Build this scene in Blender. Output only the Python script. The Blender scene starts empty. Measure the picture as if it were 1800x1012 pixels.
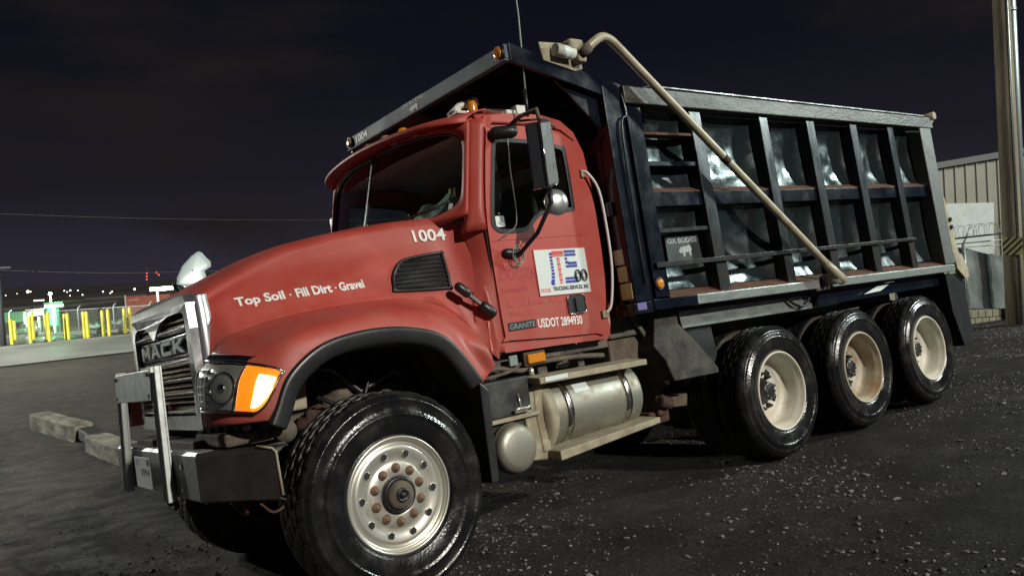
import bpy, bmesh, math, random
from math import sin, cos, pi, radians
from mathutils import Vector, Matrix, noise
from mathutils.bvhtree import BVHTree
random.seed(7)
S = bpy.context.scene
C = S.collection

# ------------------------------------------------------------------ camera
cam_d = bpy.data.cameras.new("camera")
cam_d.sensor_width = 36.0
cam_d.lens = 1447.2 / 1800 * 36
cam_d.clip_start = 0.05
cam_d.clip_end = 3000
cam = bpy.data.objects.new("camera", cam_d)
C.objects.link(cam)
CR = ((0.786250, -0.614311, -0.066583), (-0.073198, 0.014399, -0.997213), (0.613558, 0.788933, -0.033645))
CW = Vector((-2.164011, -4.977249, 1.893707))
cam.matrix_world = Matrix((
    (CR[0][0], -CR[1][0], -CR[2][0], CW.x),
    (CR[0][1], -CR[1][1], -CR[2][1], CW.y),
    (CR[0][2], -CR[1][2], -CR[2][2], CW.z),
    (0, 0, 0, 1)))
S.camera = cam

# ------------------------------------------------------------------ world: night sky
w = bpy.data.worlds.new("World"); S.world = w; w.use_nodes = True
nt = w.node_tree; nt.nodes.clear()
def wn(t, **k):
    n = nt.nodes.new(t)
    for a, b in k.items(): setattr(n, a, b)
    return n
out = wn('ShaderNodeOutputWorld'); bg = wn('ShaderNodeBackground')
tc = wn('ShaderNodeTexCoord'); sep = wn('ShaderNodeSeparateXYZ')
nt.links.new(tc.outputs['Generated'], sep.inputs[0])
ramp = wn('ShaderNodeValToRGB')
ramp.color_ramp.interpolation = 'EASE'
els = ramp.color_ramp.elements
els[0].position = 0.0; els[0].color = (0.032, 0.029, 0.043, 1)
els[1].position = 0.42; els[1].color = (0.0030, 0.0038, 0.0082, 1)
e = els.new(0.13); e.color = (0.0132, 0.0125, 0.0200, 1)
e = els.new(0.25); e.color = (0.0060, 0.0064, 0.0125, 1)
nt.links.new(sep.outputs['Z'], ramp.inputs[0])
mp = wn('ShaderNodeMapping'); mp.inputs['Scale'].default_value = (1.1, 1.1, 4.5)
nt.links.new(tc.outputs['Generated'], mp.inputs[0])
nz = wn('ShaderNodeTexNoise'); nz.inputs['Scale'].default_value = 2.0; nz.inputs['Detail'].default_value = 5; nz.inputs['Roughness'].default_value = .5
nt.links.new(mp.outputs[0], nz.inputs['Vector'])
cr = wn('ShaderNodeValToRGB'); cr.color_ramp.elements[0].position = .47; cr.color_ramp.elements[1].position = .66
nt.links.new(nz.outputs['Fac'], cr.inputs[0])
mix = wn('ShaderNodeMixRGB'); mix.inputs['Color2'].default_value = (0.0165, 0.0140, 0.0138, 1)
nt.links.new(cr.outputs[0], mix.inputs['Fac']); nt.links.new(ramp.outputs[0], mix.inputs['Color1'])
nt.links.new(mix.outputs[0], bg.inputs['Color'])
bg.inputs['Strength'].default_value = 0.8
nt.links.new(bg.outputs[0], out.inputs[0])

# ------------------------------------------------------------------ key light: the high yard flood, as the one sun lamp
Q = Matrix(((0.999835, 0.001050, -0.018117), (0.001050, 0.993300, 0.115561), (0.018117, -0.115561, 0.993135)))
sd = bpy.data.lights.new("sun", 'SUN'); sd.energy = 2.8; sd.angle = radians(1.2); sd.color = (1.0, 0.955, 0.86)
sun = bpy.data.objects.new("sun", sd); C.objects.link(sun)
SUN_DIR = Vector((0.10, -0.82, 0.46)).normalized()      # towards the light
sun.rotation_euler = SUN_DIR.to_track_quat('Z', 'Y').to_euler()
S.view_settings.view_transform = 'Standard'
S.view_settings.look = 'None'
S.view_settings.exposure = 0.0
S.view_settings.gamma = 1.0
S.view_settings.use_curve_mapping = False

# ------------------------------------------------------------------ helpers
NRM = Vector((-0.018117, 0.115561, 0.993135))
LOW = -1.25
def gh(x, y):
    a = -(NRM.x * x + NRM.y * y) / NRM.z
    k = .25
    v = (a - LOW) / k
    lo = (v if v > 40 else math.log(math.exp(v) + 1)) * k + LOW
    v = (.9 - lo) / k
    return .9 - (v if v > 40 else math.log(math.exp(v) + 1)) * k
def ray(px, py):
    a, b = (px - 900) / 1447.2, (py - 506) / 1447.2
    return Vector([CR[0][i] * a + CR[1][i] * b + CR[2][i] for i in range(3)])
def at(px, py, t): return CW + ray(px, py) * t
def lerp(a, b, t): return a + (b - a) * t

class MB:
    """collects geometry for ONE mesh object"""
    def __init__(s): s.v = []; s.f = []; s.sm = []
    def add(s, vs, fs, smooth=False):
        o = len(s.v); s.v += [tuple(v) for v in vs]
        for f in fs: s.f.append(tuple(i + o for i in f)); s.sm.append(smooth)
        return s
    def box(s, a, b):
        (x0, y0, z0), (x1, y1, z1) = a, b
        x0, x1 = sorted((x0, x1)); y0, y1 = sorted((y0, y1)); z0, z1 = sorted((z0, z1))
        vs = [(x0,y0,z0),(x1,y0,z0),(x1,y1,z0),(x0,y1,z0),(x0,y0,z1),(x1,y0,z1),(x1,y1,z1),(x0,y1,z1)]
        return s.add(vs, [(0,3,2,1),(4,5,6,7),(0,1,5,4),(1,2,6,5),(2,3,7,6),(3,0,4,7)])
    def hexa(s, p):   # 8 points: bottom loop 4, top loop 4
        return s.add(p, [(0,3,2,1),(4,5,6,7),(0,1,5,4),(1,2,6,5),(2,3,7,6),(3,0,4,7)])
    def beam(s, p, q, wdt, hgt, up=(0,0,1)):
        p, q = Vector(p), Vector(q); d = (q - p).normalized(); u = Vector(up)
        sd = d.cross(u).normalized(); u = sd.cross(d)
        a, b = sd * wdt / 2, u * hgt / 2
        return s.hexa([p-a-b, q-a-b, q+a-b, p+a-b, p-a+b, q-a+b, q+a+b, p+a+b])
    def prism(s, poly, d):   # poly: list of 3d points, d: extrusion vector
        n = len(poly); d = Vector(d)
        vs = [Vector(p) for p in poly] + [Vector(p) + d for p in poly]
        fs = [tuple(range(n))[::-1], tuple(range(n, 2*n))]
        fs += [(i, (i+1) % n, n + (i+1) % n, n + i) for i in range(n)]
        return s.add(vs, fs)
    def tube(s, pts, r, n=10, caps=True):
        pts = [Vector(p) for p in pts]; rr = r if isinstance(r, (list, tuple)) else [r] * len(pts)
        vs = []; prev = None
        for i, p in enumerate(pts):
            d = (pts[min(i+1, len(pts)-1)] - pts[max(i-1, 0)]).normalized()
            if prev is None:
                a = d.orthogonal().normalized()
            else:
                a = (prev - d * prev.dot(d)).normalized()
            prev = a; b = d.cross(a)
            for k in range(n):
                t = 2*pi*k/n; vs.append(p + (a*cos(t) + b*sin(t)) * rr[i])
        fs = []
        for i in range(len(pts)-1):
            for k in range(n):
                fs.append((i*n+k, i*n+(k+1)%n, (i+1)*n+(k+1)%n, (i+1)*n+k))
        s.add(vs, fs, True)
        if caps: 
            s.add(vs[:n], [tuple(range(n))[::-1]]); s.add(vs[-n:], [tuple(range(n))])
        return s
    def lathe(s, prof, n=48, axis='y', c=(0,0,0), closed=False, rmod=None):
        c = Vector(c); vs = []; m = len(prof)
        for k in range(n):
            t = 2*pi*k/n
            for j, (r, h) in enumerate(prof):
                if rmod: r = r + rmod(k, j, r, h)
                if axis == 'y': v = Vector((r*sin(t), h, r*cos(t)))
                elif axis == 'x': v = Vector((h, r*cos(t), r*sin(t)))
                else: v = Vector((r*cos(t), r*sin(t), h))
                vs.append(c + v)
        fs = []
        for k in range(n):
            k2 = (k+1) % n
            for j in range(m if closed else m-1):
                j2 = (j+1) % m
                fs.append((k*m+j, k*m+j2, k2*m+j2, k2*m+j))
        return s.add(vs, fs, True)
    def grid(s, rows, smooth=True, close_u=False):
        m = len(rows[0]); vs = [p for r in rows for p in r]; fs = []
        for i in range(len(rows)-1):
            for j in range(m if close_u else m-1):
                j2 = (j+1) % m
                fs.append((i*m+j, i*m+j2, (i+1)*m+j2, (i+1)*m+j))
        return s.add(vs, fs, smooth)
    def mirror(s):
        m = MB(); m.v = [(x, -y, z) for x, y, z in s.v]; m.f = [f[::-1] for f in s.f]; m.sm = list(s.sm); return m

def obj(name, mb, mat, parent=None, bevel=0, seg=2, label=None, cat=None, group=None, kind=None, fixn=True, solid=0, off=-1):
    me = bpy.data.meshes.new(name); me.from_pydata(mb.v, [], mb.f); me.validate()
    if len(me.polygons) == len(mb.sm): me.polygons.foreach_set('use_smooth', mb.sm)
    if fixn:
        bm = bmesh.new(); bm.from_mesh(me); bmesh.ops.remove_doubles(bm, verts=bm.verts, dist=1e-5)
        bmesh.ops.recalc_face_normals(bm, faces=bm.faces); bm.to_mesh(me); bm.free()
    me.materials.append(mat)
    o = bpy.data.objects.new(name, me); C.objects.link(o)
    if parent: o.parent = parent
    if solid:
        m = o.modifiers.new('solid', 'SOLIDIFY'); m.thickness = solid; m.offset = off
    if bevel:
        m = o.modifiers.new('bevel', 'BEVEL'); m.width = bevel; m.segments = seg; m.limit_method = 'ANGLE'; m.angle_limit = radians(40)
    tag(o, label, cat, group, kind); return o
def tag(o, label=None, cat=None, group=None, kind=None):
    if label: o['label'] = label
    if cat: o['category'] = cat
    if group: o['group'] = group
    if kind: o['kind'] = kind
    return o
def empty(name, loc=(0,0,0), label=None, cat=None, group=None):
    o = bpy.data.objects.new(name, None); C.objects.link(o); o.location = loc; o.empty_display_size = .2
    return tag(o, label, cat, group)
def copy_tree(o, parent=None):
    c = o.copy(); C.objects.link(c)
    if parent: c.parent = parent
    for ch in [k for k in S.objects if k.parent == o]: copy_tree(ch, c)
    return c
def cr1(p0, p1, p2, p3, t):
    return .5*((2*p1)+(-p0+p2)*t+(2*p0-5*p1+4*p2-p3)*t*t+(-p0+3*p1-3*p2+p3)*t*t*t)
def smooth_line(pts, k):
    pts = [Vector(p) for p in pts]; n = len(pts); o = []
    for i in range(n-1):
        a, b, c, d = pts[max(i-1,0)], pts[i], pts[i+1], pts[min(i+2,n-1)]
        for j in range(k): o.append(cr1(a, b, c, d, j/k))
    o.append(pts[-1]); return o
def smooth_rows(rows, ku, kv):
    R = [smooth_line(r, ku) for r in rows]
    cols = [smooth_line([r[j] for r in R], kv) for j in range(len(R[0]))]
    return [[cols[j][i] for j in range(len(cols))] for i in range(len(cols[0]))]
def fill2d(polys, depth=0.0, res=1):
    """fill outer outline minus holes; returns verts (u,v,w) + faces"""
    cu = bpy.data.curves.new('t', 'CURVE'); cu.dimensions = '2D'; cu.fill_mode = 'BOTH'; cu.extrude = depth/2
    for P in polys:
        sp = cu.splines.new('POLY'); sp.points.add(len(P)-1); sp.use_cyclic_u = True
        for i, (a, b) in enumerate(P): sp.points[i].co = (a, b, 0, 1)
    return curve_mesh(cu)
def curve_mesh(cu):
    o = bpy.data.objects.new('t', cu); C.objects.link(o)
    dg = bpy.context.evaluated_depsgraph_get(); ev = o.evaluated_get(dg); me = ev.to_mesh()
    v = [tuple(x.co) for x in me.vertices]; f = [tuple(p.vertices) for p in me.polygons]
    ev.to_mesh_clear(); bpy.data.objects.remove(o); bpy.data.curves.remove(cu)
    return v, f
def text2d(txt, depth=0.0, bold=0.0, shear=0.0, space=1.0):
    cu = bpy.data.curves.new('t', 'FONT'); cu.body = txt; cu.size = 1; cu.extrude = depth/2; cu.offset = bold
    cu.shear = shear; cu.space_character = space; cu.align_x = 'LEFT'; cu.resolution_u = 3
    v, f = curve_mesh(cu)
    x0 = min(a[0] for a in v); x1 = max(a[0] for a in v); y0 = min(a[1] for a in v); y1 = max(a[1] for a in v)
    return [((a-x0)/(x1-x0), (b-y0)/(y1-y0), c) for a, b, c in v], f
def quadmap(q, u, v):   # q: bl, br, tr, tl
    bl, br, tr, tl = [Vector(p) for p in q]
    return bl.lerp(br, u).lerp(tl.lerp(tr, u), v)
def text_mb(txt, quad, nrm=(0,-1,0), lift=.003, depth=0.0, bold=0.0, shear=0.0, space=1.0, bvh=None):
    v, f = text2d(txt, depth, bold, shear, space); nrm = Vector(nrm); m = MB(); pts = []
    for a, b, c in v:
        p = quadmap(quad, a, b)
        if bvh:
            h = bvh.ray_cast(p + nrm*1.0, -nrm)
            if h[0]: p = h[0]
        pts.append(p + nrm*(lift + c + (depth/2 if depth else 0)))
    return m.add(pts, f)
def disc_mb(c, r, nrm, n=20, h=.004, dome=0):
    nrm = Vector(nrm).normalized(); a = nrm.orthogonal().normalized(); b = nrm.cross(a); c = Vector(c); m = MB()
    rings = [(r, 0), (r, h)] + ([(r*cos(t), h+dome*sin(t)) for t in (.4, .8, 1.2)] if dome else [])
    rows = [[c + (a*cos(2*pi*k/n)+b*sin(2*pi*k/n))*rr + nrm*hh for k in range(n)] for rr, hh in rings]
    m.grid(rows, True, True); m.add(rows[-1], [tuple(range(n))]); return m
def rrect(w, h, r, n=6, cx=0, cy=0):
    o = []
    for (sx, sy, a0) in ((1,-1,-90),(1,1,0),(-1,1,90),(-1,-1,180)):
        for i in range(n+1):
            a = radians(a0 + 90*i/n); o.append((cx+sx*(w/2-r)+r*cos(a), cy+sy*(h/2-r)+r*sin(a)))
    return o

# ------------------------------------------------------------------ materials
MATS = {}
def mat(name, col, rough=.5, metal=0., col2=None, nscale=6., lo=.4, hi=.65, bump=0., bscale=40., rough2=None, coat=0., dirt=None, spec=None, detail=6, stretch=None):
    m = bpy.data.materials.new(name); m.use_nodes = True; t = m.node_tree; N = t.nodes; L = t.links
    P = N['Principled BSDF']; P.inputs['Roughness'].default_value = rough; P.inputs['Metallic'].default_value = metal
    P.inputs['Base Color'].default_value = (*col, 1)
    if coat: P.inputs['Coat Weight'].default_value = coat; P.inputs['Coat Roughness'].default_value = .12
    if spec is not None: P.inputs['Specular IOR Level'].default_value = spec
    co = N.new('ShaderNodeTexCoord').outputs['Object']
    raw = co
    if stretch:
        mpn = N.new('ShaderNodeMapping'); mpn.inputs['Scale'].default_value = stretch; L.new(co, mpn.inputs[0]); co = mpn.outputs[0]
    cout = None
    if col2 or rough2 is not None:
        n = N.new('ShaderNodeTexNoise'); n.inputs['Scale'].default_value = nscale; n.inputs['Detail'].default_value = detail; n.inputs['Roughness'].default_value = .62
        L.new(co, n.inputs['Vector'])
        r = N.new('ShaderNodeMapRange'); r.inputs['From Min'].default_value = lo; r.inputs['From Max'].default_value = hi
        L.new(n.outputs['Fac'], r.inputs['Value'])
        if col2:
            x = N.new('ShaderNodeMixRGB'); x.inputs['Color1'].default_value = (*col, 1); x.inputs['Color2'].default_value = (*col2, 1)
            L.new(r.outputs[0], x.inputs['Fac']); L.new(x.outputs[0], P.inputs['Base Color']); cout = x.outputs[0]
        if rough2 is not None:
            q = N.new('ShaderNodeMapRange'); q.inputs['To Min'].default_value = rough; q.inputs['To Max'].default_value = rough2
            L.new(r.outputs[0], q.inputs['Value']); L.new(q.outputs[0], P.inputs['Roughness'])
    if dirt:   # (colour, z_clean, z_dirty, amount)
        dc, z0, z1, am = dirt
        sp = N.new('ShaderNodeSeparateXYZ'); L.new(raw, sp.inputs[0])
        r2 = N.new('ShaderNodeMapRange'); r2.inputs['From Min'].default_value = z0; r2.inputs['From Max'].default_value = z1
        L.new(sp.outputs['Z'], r2.inputs['Value'])
        n2 = N.new('ShaderNodeTexNoise'); n2.inputs['Scale'].default_value = 9; n2.inputs['Detail'].default_value = 7; n2.inputs['Roughness'].default_value = .7
        L.new(raw, n2.inputs['Vector'])
        r3 = N.new('ShaderNodeMapRange'); r3.inputs['From Min'].default_value = .35; r3.inputs['From Max'].default_value = .7; L.new(n2.outputs['Fac'], r3.inputs['Value'])
        mu = N.new('ShaderNodeMath'); mu.operation = 'MULTIPLY'; L.new(r2.outputs[0], mu.inputs[0]); L.new(r3.outputs[0], mu.inputs[1])
        mu2 = N.new('ShaderNodeMath'); mu2.operation = 'MULTIPLY'; mu2.inputs[1].default_value = am; L.new(mu.outputs[0], mu2.inputs[0])
        x2 = N.new('ShaderNodeMixRGB'); x2.inputs['Color2'].default_value = (*dc, 1)
        if cout: L.new(cout, x2.inputs['Color1'])
        else: x2.inputs['Color1'].default_value = (*col, 1)
        L.new(mu2.outputs[0], x2.inputs['Fac']); L.new(x2.outputs[0], P.inputs['Base Color'])
    if bump:
        n3 = N.new('ShaderNodeTexNoise'); n3.inputs['Scale'].default_value = bscale; n3.inputs['Detail'].default_value = 4
        L.new(co, n3.inputs['Vector'])
        b = N.new('ShaderNodeBump'); b.inputs['Strength'].default_value = bump; b.inputs['Distance'].default_value = .02
        L.new(n3.outputs['Fac'], b.inputs['Height']); L.new(b.outputs[0], P.inputs['Normal'])
    MATS[name] = m; return m
def emit(name, col, strength):
    m = bpy.data.materials.new(name); m.use_nodes = True; t = m.node_tree; P = t.nodes['Principled BSDF']
    P.inputs['Base Color'].default_value = (*col, 1); P.inputs['Emission Color'].default_value = (*col, 1); P.inputs['Emission Strength'].default_value = strength
    return m
def glass(name, tint, mixf=.25, rough=.03):
    m = bpy.data.materials.new(name); m.use_nodes = True; t = m.node_tree; N = t.nodes; L = t.links; N.clear()
    o = N.new('ShaderNodeOutputMaterial'); a = N.new('ShaderNodeBsdfTransparent'); a.inputs[0].default_value = (*tint, 1)
    g = N.new('ShaderNodeBsdfGlossy'); g.inputs['Roughness'].default_value = rough; g.inputs[0].default_value = (.9,.95,1,1)
    f = N.new('ShaderNodeLayerWeight'); f.inputs[0].default_value = .5
    pw_ = N.new('ShaderNodeMath'); pw_.operation = 'POWER'; pw_.inputs[1].default_value = 4.0; L.new(f.outputs['Facing'], pw_.inputs[0])
    ad = N.new('ShaderNodeMath'); ad.operation = 'ADD'; ad.inputs[1].default_value = mixf; L.new(pw_.outputs[0], ad.inputs[0])
    x = N.new('ShaderNodeMixShader'); L.new(ad.outputs[0], x.inputs[0]); L.new(a.outputs[0], x.inputs[1]); L.new(g.outputs[0], x.inputs[2]); L.new(x.outputs[0], o.inputs[0])
    return m
DIRT = (.16, .135, .11)
m_red = mat('red_paint', (.39, .052, .038), .42, 0, (.42, .080, .060), 3.6, .38, .70, bump=.02, bscale=3, rough2=.62, spec=.38, dirt=(DIRT, 1.75, .95, .5))
m_redghost = mat('old_lettering_red', (.33, .015, .022), .5, 0, (.36, .04, .035), 30, .3, .75)
m_redghost2 = mat('faint_vinyl_ghost', (.36,.036,.034), .48, 0, (.41,.065,.05), 30, .35, .7)
m_chrome = mat('chrome', (.72, .74, .76), .08, 1., bump=.02, bscale=8)
m_chrome2 = mat('dirty_chrome', (.55, .54, .50), .16, 1., (.20, .15, .10), 14, .45, .75, rough2=.45)
m_surr = mat('worn_bright_chrome', (.78,.80,.82), .17, .95, (.60,.61,.62), 6, .45, .75, rough2=.28)
m_satin = mat('satin_silver', (.60,.62,.62), .26, .8, (.42,.43,.42), 9, .4, .7, rough2=.38)
m_slat = mat('grille_slat', (.55, .46, .36), .32, .8, (.26, .17, .11), 20, .4, .7)  # coppery reflection in the chrome slats is painted into this colour
m_steel = mat('bumper_steel', (.30, .31, .30), .42, .45, (.17, .17, .16), 9, .45, .75, rough2=.6, bump=.05, bscale=20)
m_galv = mat('galvanised_plate', (.36, .39, .38), .38, .7, (.20, .22, .22), 14, .4, .7, rough2=.5, bump=.05, bscale=30)
m_alu = mat('polished_aluminium', (.72, .70, .62), .30, .75, (.56, .53, .45), 7, .45, .85, rough2=.42)
m_tank = mat('tank_aluminium', (.36, .35, .30), .40, .65, (.23, .20, .15), 7, .4, .68, rough2=.62, bump=.03, bscale=25)
m_letter = mat('silver_badge_letter', (.80,.85,.83), .4, .05)
m_guard = mat('guard_bar_metal', (.34,.36,.35), .36, .7, (.24,.25,.24), 12, .4, .7, rough2=.5)
m_qf = mat('dusty_fender_plate', (.022,.022,.021), .8, .1, (.075,.068,.054), 9, .38, .66, bump=.3)
m_batt = mat('dusty_black_box', (.016,.018,.022), .6, .1, (.06,.056,.046), 8, .42, .72, bump=.1)
m_dust = mat('dusty_brown_rubber', (.030,.024,.019), .75, 0, (.055,.042,.031), 7, .4, .7, bump=.15)
m_tan = mat('dusty_tan_metal', (.36, .32, .22), .7, .1, (.20, .165, .115), 10, .38, .7, bump=.12, bscale=30)
m_cream = mat('cream_wheel_paint', (.68, .65, .55), .5, 0, (.54, .46, .34), 7, .45, .8, bump=.03)
m_creamrust = mat('rust_stained_cream', (.50, .46, .36), .5, 0, (.36, .20, .10), 4.5, .44, .7, bump=.03)
m_tyre = mat('wet_tyre_rubber', (.008, .008, .009), .15, 0, (.026, .023, .020), 5, .46, .74, rough2=.50, bump=.12, bscale=70)
m_tread = mat('tread_rubber', (.012, .0115, .0115), .45, 0, (.024, .0225, .022), 22, .4, .7, bump=.2, bscale=60)
m_rtread = mat('wet_black_tread', (.007, .007, .0075), .33, 0, (.014, .013, .012), 18, .45, .75, rough2=.55, bump=.1, bscale=60, spec=.35)
m_black = mat('black_rubber', (.012, .012, .014), .38, 0, (.02, .02, .022), 10, .4, .7, bump=.05)
m_flare = mat('black_plastic_flare', (.014, .014, .016), .36, 0, rough2=.5, bump=.03)
m_dark = mat('dark_void', (.006, .006, .008), .7)
m_frame = mat('dirty_frame_steel', (.075, .068, .058), .72, .2, (.16, .145, .115), 7, .4, .72, bump=.3, bscale=18)
m_rusty = mat('rusty_steel', (.11, .055, .032), .8, .2, (.06, .042, .034), 12, .35, .65, bump=.4, bscale=30)
m_mudmetal = mat('muddy_brown_metal', (.085, .066, .05), .8, .1, (.15, .12, .085), 12, .38, .7, bump=.5, bscale=22)
m_navy = mat('navy_black_paint', (.0045, .0065, .013), .15, 0, (.007, .010, .017), 5, .4, .7, rough2=.27, bump=.03, bscale=6, spec=.40)
m_post = mat('worn_post_paint', (.030, .043, .048), .20, .15, (.012, .017, .021), 9, .38, .68, rough2=.36, dirt=((.10,.055,.035), 2.2, 1.35, .55), bump=.08, bscale=14, stretch=(1,1,.35))
m_panel = mat('dented_panel_paint', (.030, .050, .053), .16, .55, (.012, .014, .014), 5, .40, .66, rough2=.42, dirt=((.05,.035,.028), 2.9, 1.3, .22), bump=.16, bscale=7)
m_rail = mat('worn_rail_steel_highlight', (.36, .39, .37), .30, .5, (.15, .17, .165), 11, .36, .66, rough2=.5, bump=.15, bscale=12, stretch=(.6,1,2.))  # greenish lamp highlight on the worn steel is put into the base colour
m_toprail = mat('weathered_top_rail', (.095, .093, .086), .5, .3, (.032, .028, .025), 10, .35, .65, bump=.2, stretch=(.5,1,1.5))
m_ledge = mat('rusty_ledge', (.15, .065, .032), .85, 0, (.06, .035, .025), 12, .35, .68, bump=.4)
m_fascia = mat('fascia_reflection_blue', (.085, .125, .160), .6, 0, (.060, .092, .122), 4, .35, .7, rough2=.7, bump=.05, bscale=5)  # reflected light on the front beam is put into this lighter blue
m_arm = mat('tan_arm_paint', (.44, .40, .29), .42, .1, (.27, .22, .14), 8, .45, .75)
m_white = mat('white_lettering', (.80, .78, .74), .5)
m_fade = mat('faded_white_lettering', (.36, .40, .38), .5, 0, (.16, .18, .18), 60, .4, .7)
m_decal = mat('white_decal', (.66, .72, .70), .4)
m_blue = mat('decal_blue', (.03, .035, .32), .45)
m_redd = mat('decal_red', (.62, .06, .06), .45)
m_redl = mat('decal_light_red', (.75, .20, .18), .45)
m_ink = mat('decal_black', (.01, .01, .012), .45)
m_cremelab = mat('cream_sticker', (.78, .74, .55), .6, 0, (.62, .58, .42), 30, .4, .7)
m_yellab = mat('yellow_sticker', (.75, .68, .30), .6, 0, (.58, .52, .24), 30, .4, .7)
m_purlab = mat('violet_sticker', (.12, .10, .26), .6)
m_amber = mat('amber_lens', (.62, .22, .02), .2); MATS['amber_lens'].node_tree.nodes['Principled BSDF'].inputs['Coat Weight'].default_value = .5
m_amberlit = emit('lit_amber_lens', (1.0, .24, .008), .66)
m_bulb = emit('lit_turn_bulb', (1.0, .80, .38), 6.0)
m_reflens = mat('dull_marker_lens', (.30, .19, .12), .3)
m_wind = glass('windscreen_glass', (.84, .90, .88), .055)
m_side = glass('side_glass', (.74, .80, .79), .04)
m_mirror = mat('mirror_glass', (.7, .8, .82), .07, 1.)
m_inter = mat('cab_interior', (.10, .10, .09), .7, 0, (.18, .17, .15), 6, .4, .7)
m_head = mat('headliner', (.62, .63, .58), .85, 0, (.48, .48, .44), 5, .35, .7)
m_seat = mat('seat_cloth', (.10, .09, .075), .85)
m_paper = mat('pale_green_paper', (.42, .58, .50), .7, 0, (.20, .30, .27), 40, .5, .72)
m_hiviz = mat('yellow_tab', (.65, .75, .18), .6)
m_lenscl = glass('clear_lens', (.85, .88, .88), .08)
m_rustnut = mat('rusty_nut', (.22, .12, .07), .7, .3, (.12, .10, .07), 40, .4, .7)
m_whiteplas = mat('white_plastic', (.62, .63, .55), .45)
m_wire = mat('grey_wire', (.30, .30, .26), .5)

# ================================================================== THE TRUCK
T = empty('dump_truck', (0,0,0), 'red dump truck with navy steel bed parked on the wet gravel lot', 'dump truck')
T.matrix_world = Q.to_4x4()
def part(name, mb, m, **k): return obj(name, mb, m, k.pop('parent', T), **k)

# ---- frame and running gear
mb = MB()
for s in (-1, 1):
    mb.box((-.72, s*.43-.04, .70), (6.75, s*.43+.04, .98))
part('frame_rail', mb, m_frame, bevel=.008)
mb = MB()
for x in (-.3, 1.0, 2.4, 3.5, 4.74, 5.98, 6.7): mb.box((x-.06, -.39, .74), (x+.06, .39, .94))
part('cross_member', mb, m_frame)
for x in (0, 3.504, 4.745, 5.986):
    mb = MB().tube([(x, -1.0, .545 if x == 0 else .52), (x, 1.0, .545 if x == 0 else .52)], .065, 14)
    if x > 4: mb.lathe([(.0,-.2),(.15,-.17),(.21,0),(.15,.17),(0,.2)], 18, 'x', (x, 0, .55))
    part('axle', mb, m_mudmetal)
for s in (-1, 1):
    rows = []
    mb = MB()
    for k in range(5):
        L = .68 - k*.11
        pts = [(-L + 2*L*i/10, s*.50, .70 + k*.014 + .16*((-L + 2*L*i/10)/.68)**2) for i in range(11)]
        for i in range(10): mb.beam(pts[i], pts[i+1], .09, .013)
    part('leaf_spring', mb, m_rusty)
for s in (-1, 1):
    mb = MB().tube([(-.62, s*.50-.07, .93), (-.62, s*.50+.07, .93)], .05, 14)
    mb.box((-.70, s*.50-.05, .92), (-.30, s*.50+.05, 1.02)); part('spring_hanger', mb, m_mudmetal, bevel=.006)
    mb = MB().tube([(.15, s*.72, .62), (.10, s*.66, .95), (.08, s*.62, 1.25)], [.045,.045,.03], 12); part('shock_absorber', mb, m_mudmetal)
# engine lump and inner fender, seen through the wheel arch
def lump(cx, cy, cz, rx, ry, rz, seed, mtl, name, amp=.25, n=26):
    rows = []
    for i in range(n//2+1):
        a = pi*i/(n//2); row = []
        for j in range(n):
            b = 2*pi*j/n; d = Vector((sin(a)*cos(b), sin(a)*sin(b), cos(a)))
            k = 1 + amp*noise.noise(d*2.3 + Vector((seed, 0, 0))) + amp*.5*noise.noise(d*6 + Vector((seed, 3, 0)))
            row.append((cx+d.x*rx*k, cy+d.y*ry*k, cz+d.z*rz*k))
        rows.append(row)
    return part(name, MB().grid(rows, True, True), mtl)
mb = MB().box((-.45, -.40, .86), (.62, .40, 1.52)); part('engine_block', mb, m_mudmetal, bevel=.05)
mb = MB()
for i in range(6): mb.box((-.36+i*.15, -.46, 1.16), (-.27+i*.15, -.40, 1.34))
mb.tube([(-.40,-.50,1.22),(.45,-.50,1.20),(.60,-.52,1.0)], .045, 12); part('exhaust_manifold', mb, m_rusty, bevel=.01)
lump(.02, -.56, 1.10, .14, .11, .14, 2, m_mudmetal, 'turbocharger')
lump(.34, -.60, 1.02, .17, .12, .12, 7, m_mudmetal, 'starter_motor')
lump(-.16, -.60, .96, .11, .13, .10, 11, m_rusty, 'steering_gear', .35)
mb = MB().tube([(-.30,-.70,1.30),(-.05,-.66,1.26),(.1,-.70,1.1),(.32,-.74,1.2),(.5,-.74,.98)], .022, 8)
mb.tube([(-.2,-.75,1.12),(.05,-.76,.98),(.2,-.72,1.28),(.48,-.76,1.14)], .015, 8); part('engine_hose', mb, m_black)
mb = MB().prism([(-.42,-.66,1.06),(-.22,-.66,1.06),(-.20,-.66,1.34),(-.42,-.66,1.30)], (0,.10,0)); part('air_cleaner_box', mb, m_tan, bevel=.015)
mb = MB().box((-.53,-.98,.99),(-.47,-.96,1.08)); part('tan_bracket', mb, m_tan)
mb = MB().box((-.2,-.30,.55),(.2,.30,.72)); part('oil_pan', mb, m_mudmetal, bevel=.03)

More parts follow.
